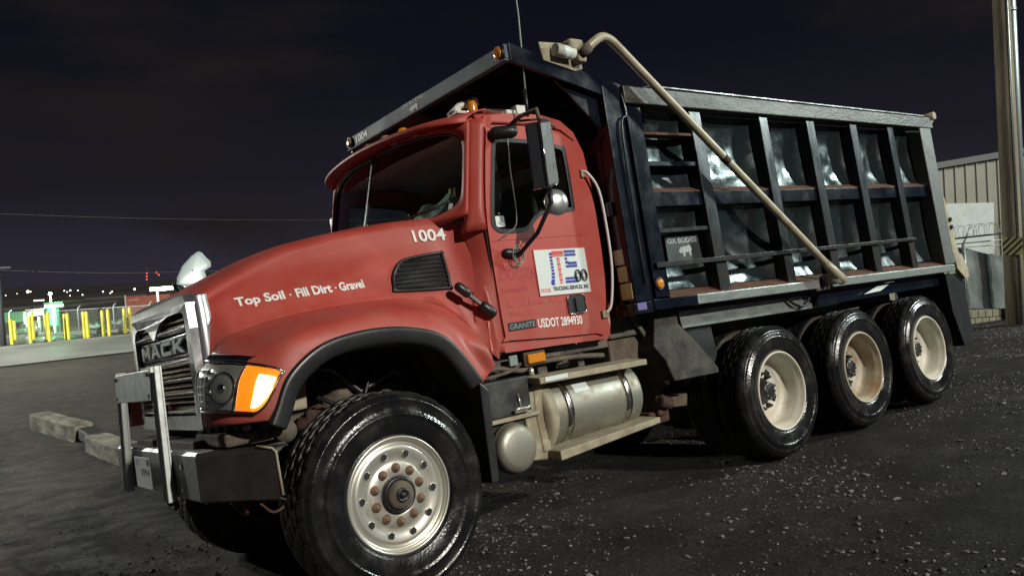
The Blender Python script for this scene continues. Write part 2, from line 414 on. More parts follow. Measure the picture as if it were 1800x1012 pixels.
# ---- hood
ridge = [(-.75,.56,1.775),(-.62,.565,1.845),(-.485,.58,1.905),(-.34,.60,1.965),(-.2,.61,2.015),(0,.64,2.052),(.2,.67,2.082),(.45,.70,2.106),(.8,.76,2.118),(.92,.83,2.095)]
junc = [(-.77,.625,1.33),(-.66,.70,1.52),(-.574,.74,1.555),(-.39,.79,1.59),(-.175,.83,1.612),(.05,.86,1.622),(.33,.88,1.622),(.555,.90,1.58),(.70,.925,1.50),(.80,.96,1.34),(.92,1.0,1.20)]
def along(tab, x):
    for a, b in zip(tab, tab[1:]):
        if x <= b[0]:
            t = max(0, (x-a[0])/(b[0]-a[0])); return lerp(a[1], b[1], t), lerp(a[2], b[2], t)
    return tab[-1][1], tab[-1][2]
rows = []
for x in (-.75,-.66,-.574,-.485,-.36,-.2,-.05,.1,.3,.5,.65,.74,.82,.90):
    yt, zt = along(ridge, x); yj, zj = along(junc, x)
    if x < -.7: yj, zj = .615, 1.36
    zc = zt + .028
    ys = yt + .045
    rows.append([(x,0,zc+.004),(x,-.2,zc),(x,-(yt-.16),zt+.018),(x,-(yt-.05),zt),(x,-yt,zt-.028),(x,-(yt+.02),zt-.075),
                 (x,-(ys+.01),lerp(zt,zj,.38)),(x,-lerp(ys,yj,.45),lerp(zt,zj,.62)),(x,-lerp(ys,yj,.85),lerp(zt,zj,.90)),(x,-yj-.012,zj-.012),(x,-yj-.015,zj-.07)])
for r in rows:
    x = r[0][0]
    if x > .62:
        k_ = ((x-.62)/.28)**2*.105
        for q, wt in ((5,.25),(6,.75),(7,1.0),(8,.75),(9,.35),(10,.25)):
            r[q] = (r[q][0], r[q][1] - k_*wt, r[q][2])
half = smooth_rows(rows, 4, 4)
full = [[Vector((p.x,-p.y,p.z)) for p in r[::-1]] + r[1:] for r in half]
hood_mb = MB().grid(full)
# rear closing lip
hood = part('hood', hood_mb, m_red, solid=.012, off=-1)
# ---- front fenders
I = [(-.775,-.635,1.075),(-.775,-.635,1.20),(-.76,-.645,1.36),(-.67,-.69,1.515),(-.574,-.735,1.553),(-.39,-.785,1.588),(-.175,-.825,1.61),(.05,-.855,1.62),(.33,-.875,1.62),(.555,-.895,1.578),(.67,-.915,1.522),(.755,-.94,1.43),(.81,-.955,1.33),(.83,-.96,1.22)]
O = [(-.655,-1.17,1.072),(-.615,-1.2,1.122),(-.543,-1.2,1.256),(-.429,-1.2,1.352),(-.305,-1.2,1.41),(-.147,-1.2,1.438),(.012,-1.2,1.444),(.174,-1.2,1.429),(.342,-1.2,1.385),(.446,-1.2,1.318),(.522,-1.2,1.224),(.588,-1.2,1.121),(.624,-1.2,1.063),(.66,-1.16,1.045)]
mids = [((-.845,-.80,1.075),(-.81,-.98,1.075),(-.73,-1.11,1.075)),
        ((-.845,-.80,1.20),(-.80,-1.0,1.19),(-.70,-1.14,1.155)),
        ((-.82,-.79,1.36),(-.75,-1.0,1.34),(-.64,-1.14,1.30))]
rows = []
for k, (a, b) in enumerate(zip(I, O)):
    a, b = Vector(a), Vector(b)
    if k < 3: m1, m2, m3 = [Vector(q) for q in mids[k]]
    else:
        e = min(1, (k-2)/3) if k < 10 else 1
        dr = 1 if k < 11 else .5
        m1 = a.lerp(b, .28) + Vector((0,0,.022*dr)); m2 = a.lerp(b, .62) + Vector((0,-.03,.045*dr)); m3 = a.lerp(b, .86); m3.y = -1.165; m3.z += .045*dr
        if k >= 11: m1.y -= .02; m2.y -= .05; m1.x += .03; m2.x += .04; m3.x += .03
        if k == 3: m1 += Vector((-.04,0,0)); m2 += Vector((-.07,0,-.01)); m3 += Vector((-.05,0,0))
        if k == 4: m2 += Vector((-.03,0,0)); m3 += Vector((-.03,0,0))
    lip = b + Vector((0, .02, -.004))
    rows.append([a + Vector((0,.05,-.01)), a, m1, m2, m3, b, lip])
fr = smooth_rows(rows, 5, 4)
fender_mb = MB().grid(fr)
part('front_fender', fender_mb, m_red, solid=.01)
part('front_fender', fender_mb.mirror(), m_red, solid=.01)
bvh_f = BVHTree.FromPolygons([Vector(v) for v in fender_mb.v], fender_mb.f)
bvh_h = BVHTree.FromPolygons([Vector(v) for v in hood_mb.v], hood_mb.f)
def fsurf(px, pz, s=-1):
    h = bvh_f.ray_cast(Vector((px, -3, pz)), Vector((0,1,0))); return h[0], h[1]
# black flare round the arch
wc = Vector((0, -1.2, .55))
Of = smooth_line([(-.655,-1.2,1.05)] + O[1:13], 5)
rows = []
for p in Of:
    p = Vector((p.x, -1.2, p.z)); d = (Vector((.0,0,.75)) - Vector((p.x,0,p.z))).normalized()
    rows.append([p + Vector((0,.03,0)) - d*.008, p + Vector((0,-.016,0)) - d*.004, p + Vector((0,-.022,0)) + d*.02, p + Vector((0,-.014,0)) + d*.070, p + Vector((0,.02,0)) + d*.092, p + Vector((0,.20,0)) + d*.098, p + Vector((0,.36,0)) + d*.075])
fl = MB().grid(smooth_rows(rows, 2, 1))
part('fender_flare', fl, m_flare, solid=.006); part('fender_flare', fl.mirror(), m_flare, solid=.006)
# inner fender liner (rear quarter) and splash guard
mb = MB(); rows = []
for p in Of[4:]:
    d = (Vector((.0,0,.75)) - Vector((p.x,0,p.z))).normalized()
    rows.append([Vector((p.x,-1.0,p.z))+d*.05, Vector((p.x,-.70,p.z))+d*.04, Vector((p.x,-.56,p.z-.05))+d*.05])
mb.grid(rows); part('inner_fender', mb, m_mudmetal, solid=.006); part('inner_fender', mb.mirror(), m_mudmetal, solid=.006)
for s in (-1, 1):
    mb = MB().hexa([(.585,s*1.215,.47),(.64,s*1.215,.47),(.64,s*.80,.47),(.585,s*.80,.47),(.60,s*1.215,1.06),(.66,s*1.215,1.00),(.66,s*.80,1.0),(.60,s*.80,1.06)])
    part('splash_guard', mb, m_flare, bevel=.008)

# ---- grille
G = -.78
def gp(y, z, d=0): return Vector((G + d + .10*(1-min(1,abs(y)/.62)**2)*-.15, y, z))
zt_o = lambda y: 1.80 - .035*(abs(y)/.6)**2
outer = []
for i in range(25):
    y = -.60 + 1.2*i/24; outer.append((y, 1.80 - .02*(y/.6)**4))
outer = [(-.625,1.05),(-.635,1.3),(-.63,1.60),(-.61,1.74)] + [(-.585,1.785)] + outer[1:-1] + [(.585,1.785),(.61,1.74),(.63,1.60),(.635,1.3),(.625,1.05)]
inner = [(-.555,1.13),(-.56,1.66),(-.54,1.69),(-.48,1.70),(-.30,1.70),(-.14,1.68),(-.05,1.645),(.03,1.595),(.06,1.585),(.09,1.60),(.16,1.645),(.28,1.675),(.44,1.68),(.53,1.66),(.56,1.62),(.555,1.13)]
v, f = fill2d([outer, inner], .05)
mb = MB().add([gp(a, b, c) for a, b, c in v], f)
grille = part('grille_surround', mb, m_surr, bevel=.018, seg=3)
rows = [[(x, s*.625, 1.05), (x, s*.635, 1.35), (x, s*.63, 1.6), (x, s*.60, 1.75), (x, s*.55, 1.785), (x, s*.3, 1.80)] for s in (-1,) for x in (-.79,-.75,-.70)]
rows2 = [[(G+.02, -.628, 1.04),(G+.02,-.637,1.35),(G+.02,-.632,1.6),(G+.02,-.605,1.75),(G+.02,-.57,1.783),(G+.02,-.3,1.798),(G+.02,.3,1.798),(G+.02,.57,1.783),(G+.02,.605,1.75),(G+.02,.632,1.6),(G+.02,.637,1.35),(G+.02,.628,1.04)]]
rows2.append([(x+.075,y*1.005,z+.004) for x,y,z in rows2[0]])
mb = MB().grid(smooth_rows(rows2, 4, 2)); part('grille_shell', mb, mat('satin_chrome', (.55,.57,.60), .30, .85, (.36,.37,.38), 3, .4, .7, rough2=.4), solid=.012)
mb = MB().box((G+.03,-.60,1.06),(G+.05,.60,1.77)); part('grille_backing', mb, m_dark)
for k in range(18):
    z = 1.145 + k*.0305
    if 1.46 < z < 1.60: continue
    a = MB().prism([gp(-.565,z-.004,.0)+Vector((.02,0,0)), gp(-.565,z+.016,.0)+Vector((.0,0,0)), gp(-.565,z+.020,.02)], (0,1.13,0)) if False else None
    m_ = MB(); rr = []
    for i in range(9):
        y = -.565 + 1.13*i/8; c = gp(y, z, .004)
        rr.append([c+Vector((.018,0,-.010)), c+Vector((0,0,-.006)), c+Vector((0,0,.003)), c+Vector((.02,0,.010))])
    m_.grid(rr, False); part('grille_slat', m_, m_slat, parent=grille)
for z, wdt in ((1.615,.03),(1.435,.034),(1.335,.014),(1.255,.014),(1.155,.030)):
    pts = [gp(-.56+1.12*i/8, z, -.012) for i in range(9)]
    m_ = MB().grid([[p+Vector((.03,0,-wdt/2)), p+Vector((0,0,-wdt/2.6)), p+Vector((-.010,0,0)), p+Vector((0,0,wdt/2.6)), p+Vector((.03,0,wdt/2))] for p in pts])
    part('grille_bar', m_, m_chrome, parent=grille)
mb = MB().grid([[gp(-.55+.98*i/8, z, -.004) for z in (1.468,1.575)] for i in range(9)], False)
badge = part('name_badge', mb, m_ink, solid=.02, bevel=.004)
rim_ = MB().tube([gp(a,b,-.008) for a,b in rrect(.98,.11,.01,2,-.06,1.5215)] + [gp(.42,1.4665,-.008)], .005, 6)
obj('badge_rim', rim_, m_chrome, badge)
# blocky raised letters of the badge
LET = {'M': [[(0,0),(0,1),(.28,1),(.5,.55),(.72,1),(1,1),(1,0),(.76,0),(.76,.60),(.56,.2),(.44,.2),(.24,.60),(.24,0)]],
       'A': [[(0,0),(.34,1),(.66,1),(1,0),(.74,0),(.67,.22),(.33,.22),(.26,0)],[(.40,.42),(.60,.42),(.5,.74)]],
       'C': [[(.15,0),(0,.15),(0,.85),(.15,1),(.95,1),(.95,.72),(.28,.72),(.24,.68),(.24,.32),(.28,.28),(.95,.28),(.95,0)]],
       'K': [[(0,0),(0,1),(.25,1),(.25,.62),(.66,1),(1,1),(.5,.52),(1,0),(.66,0),(.25,.38),(.25,0)]]}
for ch, y0 in zip('MACK', (.405, .170, -.065, -.300)):
    v, f = fill2d(LET[ch], .014)
    mb = MB().add([gp(y0 - u*.205, 1.482 + q*.080, -.016 + c) for u, q, c in v], f)
    obj('badge_letter', mb, m_letter, badge)

# ---- headlights set into the fender corner
def fpt(i, j, lift=0.0):
    i = max(0, min(len(fr)-1.001, i)); j = max(0, min(len(fr[0])-1.001, j))
    a, b = int(i), int(j); u, w_ = i-a, j-b
    p = fr[a][b].lerp(fr[a][b+1], w_).lerp(fr[a+1][b].lerp(fr[a+1][b+1], w_), u)
    du = fr[a+1][b]-fr[a][b]; dv = fr[a][b+1]-fr[a][b]; n = dv.cross(du).normalized()
    if n.y > 0 and n.x > 0: n = -n
    if n.dot(Vector((-.6,-.8,.1))) < 0: n = -n
    return p + n*lift
def fpatch(i0, i1, j0, j1, lift, n=14, corner=None):
    rows = []
    for a in range(n+1):
        r = []
        for b in range(n+1):
            r.append(fpt(lerp(i0,i1,a/n), lerp(j0(a/n) if callable(j0) else j0, j1(a/n) if callable(j1) else j1, b/n), lift))
        rows.append(r)
    return rows
for mirror in (False, True):
    def P_(name, m_, mt, **k): return part(name, m_.mirror() if mirror else m_, mt, **k)
    jr = lambda t: 20.6 + 2.3*min(1, (t*1.6))**.6
    H = empty('headlight'); H.parent = T
    bowl = MB().grid(fpatch(2.6, 9.2, 9.5, lambda t: jr(t)+.5, .003)); P_('headlight_housing', bowl, m_black, parent=H)
    refl = MB().grid(fpatch(3.0, 8.8, 10.0, 17.2, .006)); P_('reflector', refl, m_alu, parent=H)
    for k in range(6):
        i = 3.2 + k*.95
        P_('reflector_rib', MB().tube([fpt(i, 10.2+q*.5, .014) for q in range(6)], .007, 6), m_chrome, parent=H)
    # round lamp behind the clear lens
    c = fpt(5.8, 15.0, .0); n_ = (fpt(5.8,15.0,1)-c)
    P_('lamp_ring', MB().tube([c + n_*.016 + (n_.orthogonal().normalized()*cos(a)*.078 + n_.cross(n_.orthogonal().normalized())*sin(a)*.078) for a in [2*pi*q/24 for q in range(25)]], .006, 6), m_chrome, parent=H)
    P_('lamp_bowl', disc_mb(c + n_*.008, .072, n_, 24, .004, .012), m_alu, parent=H)
    P_('clear_lens', MB().grid(fpatch(3.0, 8.8, 10.0, 17.2, .030)), m_lenscl, parent=H)
    amb = fpatch(3.0, 8.8, 17.4, jr, .016)
    P_('turn_signal', MB().grid(amb), m_amber if mirror else m_amberlit, parent=H)
    if not mirror:
        P_('bulb', MB().grid(fpatch(3.6, 7.9, 19.9, lambda t: jr(t)-.25, .022)), m_bulb, parent=H)
    for k in range(4):
        j = 10.6 + k*.6; P_('lens_flute', MB().tube([fpt(lerp(3.2,8.6,q/8), j, .031) for q in range(9)], .0012, 4), m_satin, parent=H)
    P_('lamp_bulb', disc_mb(c + n_*.012, .026, n_, 16, .006, .018), m_chrome, parent=H)
    edge = [fpt(lerp(2.8,8.9,q/16), (17.3), .018) for q in range(17)]
    P_('lens_divider', MB().tube(edge, .005, 6), m_chrome, parent=H)
    bz = [fpt(2.8, lerp(9.8, jr(0), q/12), .014) for q in range(13)] + [fpt(lerp(2.8,9.0,q/12), jr(q/12)+.25, .016) for q in range(13)] + [fpt(9.0, lerp(jr(1), 9.8, q/12), .014) for q in range(13)]
    P_('headlight_bezel', MB().tube(bz, .008, 6), m_chrome2, parent=H)
    brow = MB().grid([[fpt(9.1, 10+q*.7, .012), fpt(9.35, 10+q*.7, .030), fpt(9.9, 10+q*.7, .024), fpt(10.3, 10+q*.7, .004)] for q in range(11)]); P_('headlight_brow', brow, m_chrome, parent=H)

# ---- bumper with guard
BX = -.93
top = [(-.64,-1.16),(BX,-.86),(BX-.012,-.42),(BX,-.40),(BX,.40),(BX-.012,.42),(BX,.86),(-.64,1.16)]
mb = MB()
z0s, z1s = [.665,.70,.705,.705,.705,.705,.70,.665], [.935,.955,.955,.955,.955,.955,.955,.935]
for i in range(len(top)-1):
    if i in (0, len(top)-2): continue
    (x0,y0),(x1,y1) = top[i], top[i+1]
    mb.grid([[(x0+.10,y0*.97,z1s[i]+.004),(x0+.015,y0,z1s[i]+.006),(x0,y0,z1s[i]-.01),(x0,y0,z0s[i]+.02),(x0+.03,y0,z0s[i])],
             [(x1+.10,y1*.97,z1s[i+1]+.004),(x1+.015,y1,z1s[i+1]+.006),(x1,y1,z1s[i+1]-.01),(x1,y1,z0s[i+1]+.02),(x1+.03,y1,z0s[i+1])]], False)
bumper = part('front_bumper', mb, m_steel, solid=.010)
m_wing = mat('dark_bumper_wing', (.030, .028, .028), .42, .3, (.05, .042, .038), 8, .4, .7, bump=.05)
for s in (-1, 1):
    a, b = (BX, s*.865), (-.64, s*1.16)
    mb = MB().grid([[(x+.10,y*.95,z1+.004),(x+.01,y,z1+.006),(x,y,z1-.012),(x,y,z0+.02),(x+.04,y*.98,z0)] for (x,y),z0,z1 in ((a,.70,.952),(b,.665,.933))], False)
    part('bumper_wing', mb, m_wing, solid=.010)
    part('wing_edge', MB().tube([(-.70,s*1.10,.955),(-.645,s*1.158,.935),(-.632,s*1.165,.915),(-.625,s*1.165,.70)], .007, 8), m_tan)
for y, z in ((-.62,.885),(-.60,.765),(.62,.885),(.60,.765)):
    part('bumper_bolt', disc_mb((BX-.002, y, z), .016, (-1,0,0), 8, .010), m_alu)
part('bumper_tape', MB().box((BX-.004,-.71,.86),(BX-.001,-.64,.925)), m_galv)
GX = BX - .035
for y in (.44, -.40):
    y2 = y - (.06 if y < 0 else -.02)
    mb = MB()
    for w0, w1, dx in ((-.045,.045,0),):
        mb.hexa([(GX,y2-.045,.70),(GX,y2+.045,.70),(GX+.012,y2+.045,.70),(GX+.012,y2-.045,.70),(GX+.03,y-.045,1.43),(GX+.03,y+.045,1.43),(GX+.042,y+.045,1.43),(GX+.042,y-.045,1.43)])
    for s in (-1, 1):
        mb.hexa([(GX-.03,y2+s*.045-.006,.70),(GX-.03,y2+s*.045+.006,.70),(GX,y2+s*.045+.006,.70),(GX,y2+s*.045-.006,.70),(GX,y+s*.045-.006,1.43),(GX,y+s*.045+.006,1.43),(GX+.03,y+s*.045+.006,1.43),(GX+.03,y+s*.045-.006,1.43)])
    part('guard_bar', mb, m_guard, bevel=.003)
mb = MB().hexa([(GX-.012,-.36,1.245),(GX-.012,.50,1.245),(GX-.004,.50,1.245),(GX-.004,-.36,1.245),(GX-.002,-.36,1.415),(GX-.002,.50,1.415),(GX+.006,.50,1.415),(GX+.006,-.36,1.415)])
gpl = part('guard_plate', mb, m_galv, bevel=.003)
for y, z in ((.46,1.39),(.46,1.27),(-.31,1.27),(-.31,1.39)):
    obj('rivet', disc_mb((GX-.006, y, z), .012, (-1,0,0), 8, .008), m_dark, gpl)
# licence plate
qd = [Vector((GX+.012,.19,.725)), Vector((GX+.012,-.14,.725)), Vector((GX+.012,-.14,.93)), Vector((GX+.012,.19,.93))]
mb = MB().box((GX-.016,-.165,.745),(GX-.010,.195,.925)); lic = part('licence_plate', mb, mat('plate_white', (.86,.86,.84), .6), bevel=.002)
def ql(y0, z0, y1, z1, x=GX-.016): return [(x,y0,z0),(x,y1,z0),(x,y1,z1),(x,y0,z1)]
m_pink = mat('plate_ink', (.10,.11,.16), .5)
for t_, q_ in (('CT', ql(.165,.875,.075,.905)),('0994', ql(.06,.815,-.13,.86)),):
    obj('plate_lettering', text_mb(t_, q_, (-1,0,0), .001, bold=.01), m_pink, lic)
obj('plate_sticker', MB().box((GX-.018,-.14,.88),(GX-.0155,-.09,.915)), m_pink, lic)
# small far side details between the guard bars
part('tow_light', MB().lathe([(0,-.02),(.035,-.015),(.035,.02),(0,.02)], 14, 'x', (G-.03,.20,1.16)), m_chrome2)
part('hood_hinge', MB().box((G-.04,.02,1.12),(G,.12,1.20)), m_chrome2, bevel=.01)
part('red_marker', MB().box((G-.03,-.09,1.14),(G,-.03,1.19)), m_redd, bevel=.006)
part('lower_valance', MB().box((G-.005,-.63,1.06),(G+.05,.63,1.095)), m_red, bevel=.012)
# tow hooks under the bumper
for y, x in ((-.10,-.88),(-.86,-.74)):
    c = Vector((x, y, .665)); pts = [c + Vector((.02*sin(a), .07*cos(a), -.055*sin(a)-.0)) for a in [-.5+q*.28 for q in range(16)]]
    part('tow_hook', MB().tube(pts, .016, 8), m_rusty)
part('tow_cable', MB().tube(smooth_line([(-.70,-1.05,.67),(-.62,-1.0,.60),(-.5,-.95,.63),(-.40,-.9,.66)], 4), .008, 6), m_rusty)
# brown steel behind bumper
mb = MB().box((-.80,-.95,.96),(-.55,-.45,1.03)); mb.box((-.62,-1.02,.97),(-.50,-.80,1.06)); part('bumper_bracket', mb, m_mudmetal, bevel=.015)
for i in range(6): part('bracket_bolt', MB().box((-.80+.018*i,-.52-.085*i,1.031),(-.76+.018*i,-.56-.085*i,1.062)), m_tan, bevel=.008)
part('tow_pin', MB().lathe([(.0,-.03),(.028,-.03),(.030,-.025),(.055,-.022),(.055,.05),(0,.05)], 20, 'y', (-.545,-1.10,1.0)), m_mudmetal)
part('front_crossmember', MB().box((-.86,-.62,.86),(-.70,.62,1.0)), m_rusty, bevel=.01)
part('radiator_support', MB().box((-.70,-.58,.96),(-.62,.58,1.70)), m_dark)

# ---- front wheels
def tyre_prof(R, w, r0=.298):
    h = w/2
    out = [(r0,-h+.035),(r0+.012,-h+.018),(r0+.03,-h+.010),(r0+.034,-h+.006),(r0+.042,-h+.006),(r0+.046,-h+.004),(.40,-h-.004),(.42,-h-.006),(.424,-h-.010),(.432,-h-.010),(.436,-h-.005),(.46,-h-.001),(R-.055,-h+.008),(R-.052,-h+.004),(R-.038,-h+.008),(R-.034,-h+.014),(R-.016,-h+.024),(R-.006,-h+.036)]
    tr = []
    nr = 5; tw = w-.085
    for k in range(nr):
        a = -tw/2 + tw*k/nr; b = a + tw/nr
        tr += [(R, a+.007), (R, b-.007)]
        if k < nr-1: tr += [(R-.016, b-.004), (R-.016, b+.004)]
    return out, tr
def make_wheel_tyre(R, w, seg=120, deep=.007):
    side, tr = tyre_prof(R, w)
    mirror_side = [(r, -y) for r, y in side[::-1]]
    full = side + tr + mirror_side
    n0, n1 = len(side), len(side)+len(tr)
    def rmod(k, j, r, h):
        if n0 <= j < n1 and r > R-.005:
            rib = (j-n0)//4
            ph = (k + rib*2) % 5
            return -deep if ph == 0 else 0
        if j in (n0-1, n1): return -.004 if (k % 5) == 0 else 0
        return 0
    return MB().lathe(full, seg, 'y', rmod=rmod)
def rubber(me_mb, nm, par, seg):
    o = obj(nm, me_mb, m_tyre, par); return o
def split_tyre(R, w, par, seg=120, name='tyre', tm=None, deep=.007):
    mbt = make_wheel_tyre(R, w, seg, deep)
    o = obj(name, mbt, m_tyre, par); o.data.materials.append(tm or m_tread); o.data.materials.append(m_dust)
    for p in o.data.polygons:
        c = p.center; r = math.hypot(c.x, c.z)
        if r > R-.03 and abs(c.y) < w/2-.02: p.material_index = 1
        if r < R-.03 and c.y > 0: p.material_index = 2
        if r > R-.02: p.use_smooth = False
    return o
def front_wheel(s):
    W = empty('front_wheel', (0, s*1.02, .55)); W.parent = T
    if s > 0: W.rotation_euler = (0, 0, pi)
    h = .18; f_ = -h
    split_tyre(.553, .37, W, 140)
    prof = [(.300,f_+.06),(.312,f_+.03),(.314,f_+.012),(.308,f_+.004),(.300,f_+.006),(.296,f_+.014),(.292,f_+.030),(.283,f_+.040),(.272,f_+.038),(.262,f_+.030),(.252,f_+.026),(.24,f_+.026),(.215,f_+.033),(.185,f_+.042),(.17,f_+.038),(.16,f_+.034),(.112,f_+.034),(.10,f_+.036),(.09,f_+.05),(.09,f_+.10)]
    rm = obj('rim', MB().lathe(prof, 72, 'y'), m_alu, W)
    obj('rim_barrel', MB().lathe([(.300,f_+.05),(.285,f_+.10),(.27,.0),(.285,.12),(.31,.17)], 48, 'y'), m_frame, W)
    for k in range(10):
        a = 2*pi*(k+.5)/10 + .05
        o = obj('hand_hole_shade', disc_mb((.218*sin(a), f_+.0295, .218*cos(a)), .0195, (0,-1,0), 16, .002), m_dark, W)  # dark disc painted in for the unlit opening
        obj('hand_hole_lip', MB().tube([(.218*sin(a)+.0205*cos(q), f_+.030, .218*cos(a)+.0205*sin(q)) for q in [2*pi*i/14 for i in range(15)]], .0025, 5), m_alu, W)
        a2 = 2*pi*k/10 + .05
        c = Vector((.142*sin(a2), f_+.034, .142*cos(a2)))
        m_ = MB().lathe([(0,-.022),(.012,-.022),(.013,-.016),(.020,-.016),(.023,-.004),(.027,-.003),(.027,.002)], 12, 'y', c)
        obj('wheel_nut', m_, m_rustnut, W)
    obj('hub_ring', MB().lathe([(.098,f_+.04),(.097,f_+.012),(.088,f_+.006),(.078,f_+.010),(.076,f_+.03)], 36, 'y'), m_black, W)
    obj('hub_cap', MB().lathe([(.078,f_+.03),(.076,f_-.002),(.066,f_-.014),(.050,f_-.017),(.040,f_-.018)], 36, 'y'), m_mudmetal, W)
    obj('hub_plug', MB().lathe([(.040,f_-.016),(.037,f_-.026),(.026,f_-.026),(.022,f_-.012),(.018,f_-.014),(.014,f_-.030),(0,f_-.031)], 28, 'y'), m_black, W)
    obj('brake_drum', MB().lathe([(0,.02),(.22,.02),(.225,.10),(.21,.20),(0,.20)], 32, 'y'), m_rusty, W)
    return W
front_wheel(-1); front_wheel(1)
# ---- rear dual wheels
def rear_wheel(x, s, rust=False, phase=0, proto={}):
    key = rust
    W = empty('rear_wheel', (x, s*1.06, .52)); W.parent = T
    W.rotation_euler = (0, phase, 0) if s < 0 else (0, phase, pi)
    if key in proto:
        for ch in [k for k in S.objects if k.parent == proto[key]]:
            c = ch.copy(); C.objects.link(c); c.parent = W
        return W
    if proto:
        src = list(proto.values())[0]
        for ch in [k for k in S.objects if k.parent == src]:
            c = ch.copy(); C.objects.link(c); c.parent = W
            if c.name.startswith('rim'):
                c.data = c.data.copy(); c.data.materials[0] = m_creamrust
        proto[key] = W; return W
    proto[key] = W
    wt = .275
    o = split_tyre(.522, wt, W, 120, tm=m_rtread, deep=.005)
    o2 = o.copy(); C.objects.link(o2); o2.location = (0, .325, 0); o2.parent = W
    o2.name = 'inner_tyre'; o2.data = o.data.copy(); o2.data.materials[0] = m_dust
    f_ = -wt/2
    prof = [(.300,f_+.06),(.312,f_+.03),(.314,f_+.010),(.308,f_+.003),(.301,f_+.005),(.297,f_+.016),(.293,f_+.040),(.285,f_+.052),(.278,f_+.075),(.274,f_+.140),(.268,f_+.165),(.252,f_+.182),(.228,f_+.188),(.214,f_+.200),(.20,f_+.215),(.165,f_+.222),(.12,f_+.222),(.112,f_+.222)]
    obj('rim', MB().lathe(prof, 64, 'y'), m_cream, W)
    obj('inner_rim', MB().lathe([(.30,.20),(.28,.22),(.27,.35),(.31,.44)], 40, 'y'), m_rusty, W)
    for k in range(5):
        a = 2*pi*k/5 + .6
        obj('hand_hole_shade', MB().lathe([(0,-.003),(.034,-.003),(.034,.002)], 16, 'y', (.182*sin(a), f_+.217, .182*cos(a))), m_dark, W)  # near-black disc stands for the darkness seen through the hole
    for k in range(10):
        a = 2*pi*k/10
        obj('wheel_nut', MB().lathe([(0,-.050),(.011,-.050),(.011,-.026),(.021,-.024),(.022,.0)], 8, 'y', (.142*sin(a), f_+.222, .142*cos(a))), m_black, W)
    obj('hub', MB().lathe([(.112,f_+.224),(.108,f_+.20),(.092,f_+.185),(.078,f_+.178),(.074,f_+.135),(.064,f_+.126),(0,f_+.124)], 28, 'y'), m_black, W)
    for k in range(8):
        a = 2*pi*k/8
        obj('axle_bolt', MB().lathe([(0,-.014),(.009,-.014),(.009,0)], 6, 'y', (.055*sin(a), f_+.128, .055*cos(a))), m_frame, W)
    obj('brake_drum', MB().lathe([(0,.10),(.205,.10),(.21,.32),(.2,.42),(0,.42)], 32, 'y'), m_rusty, W)
    return W
for s in (-1, 1):
    rear_wheel(3.504, s, False, .15); rear_wheel(4.745, s, True, .9); rear_wheel(5.986, s, False, 2.1)

# ---- cab
YS = 1.02
side = [(.957,1.20),(.957,1.6),(.957,1.9),(.955,2.10),(.985,2.35),(1.035,2.62),(1.07,2.71),(1.25,2.735),(1.55,2.735),(1.72,2.70),(1.83,2.62),(1.895,2.48),(1.925,2.2),(1.925,1.8),(1.90,1.26),(1.86,1.165),(1.4,1.18),(.957,1.19)]
WIN = [(1.10,2.52),(1.13,2.545),(1.40,2.54),(1.66,2.505),(1.695,2.47),(1.70,2.12),(1.67,2.075),(1.45,2.065),(1.37,2.04),(1.30,1.985),(1.24,1.955),(1.06,1.955),(1.01,1.985),(1.0,2.03),(1.04,2.25)]
def winsmooth(P, k=3):
    P3 = [Vector((a,b,0)) for a,b in P]; P3 = P3[-1:]+P3+P3[:2]; o = []
    for i in range(1, len(P3)-2):
        for j in range(k):
            v_ = cr1(P3[i-1],P3[i],P3[i+1],P3[i+2],j/k); o.append((v_.x,v_.y))
    return o
WINs = winsmooth(WIN)
door = [(1.055,2.60),(1.09,2.625),(1.50,2.625),(1.72,2.585),(1.775,2.52),(1.79,2.2),(1.79,1.7),(1.775,1.235),(1.74,1.215),(1.0,1.262),(.965,1.29),(.955,1.6),(.955,2.0),(.985,2.25)]
doors = winsmooth(door, 2)
def scale_poly(P, k):
    cx = sum(p[0] for p in P)/len(P); cy = sum(p[1] for p in P)/len(P)
    return [(cx+(a-cx)*k, cy+(b-cy)*k) for a, b in P]
def offset_poly(P, d):
    o = []; n = len(P)
    area = sum(P[i][0]*P[(i+1)%n][1]-P[(i+1)%n][0]*P[i][1] for i in range(n))
    sg = 1 if area > 0 else -1
    for i in range(n):
        a, b, c = P[i-1], P[i], P[(i+1)%n]
        e1 = Vector((b[0]-a[0], b[1]-a[1])); e2 = Vector((c[0]-b[0], c[1]-b[1]))
        e = (e1.normalized()+e2.normalized()).normalized(); nn = Vector((e.y, -e.x))*sg
        o.append((b[0]+nn.x*d, b[1]+nn.y*d))
    return o
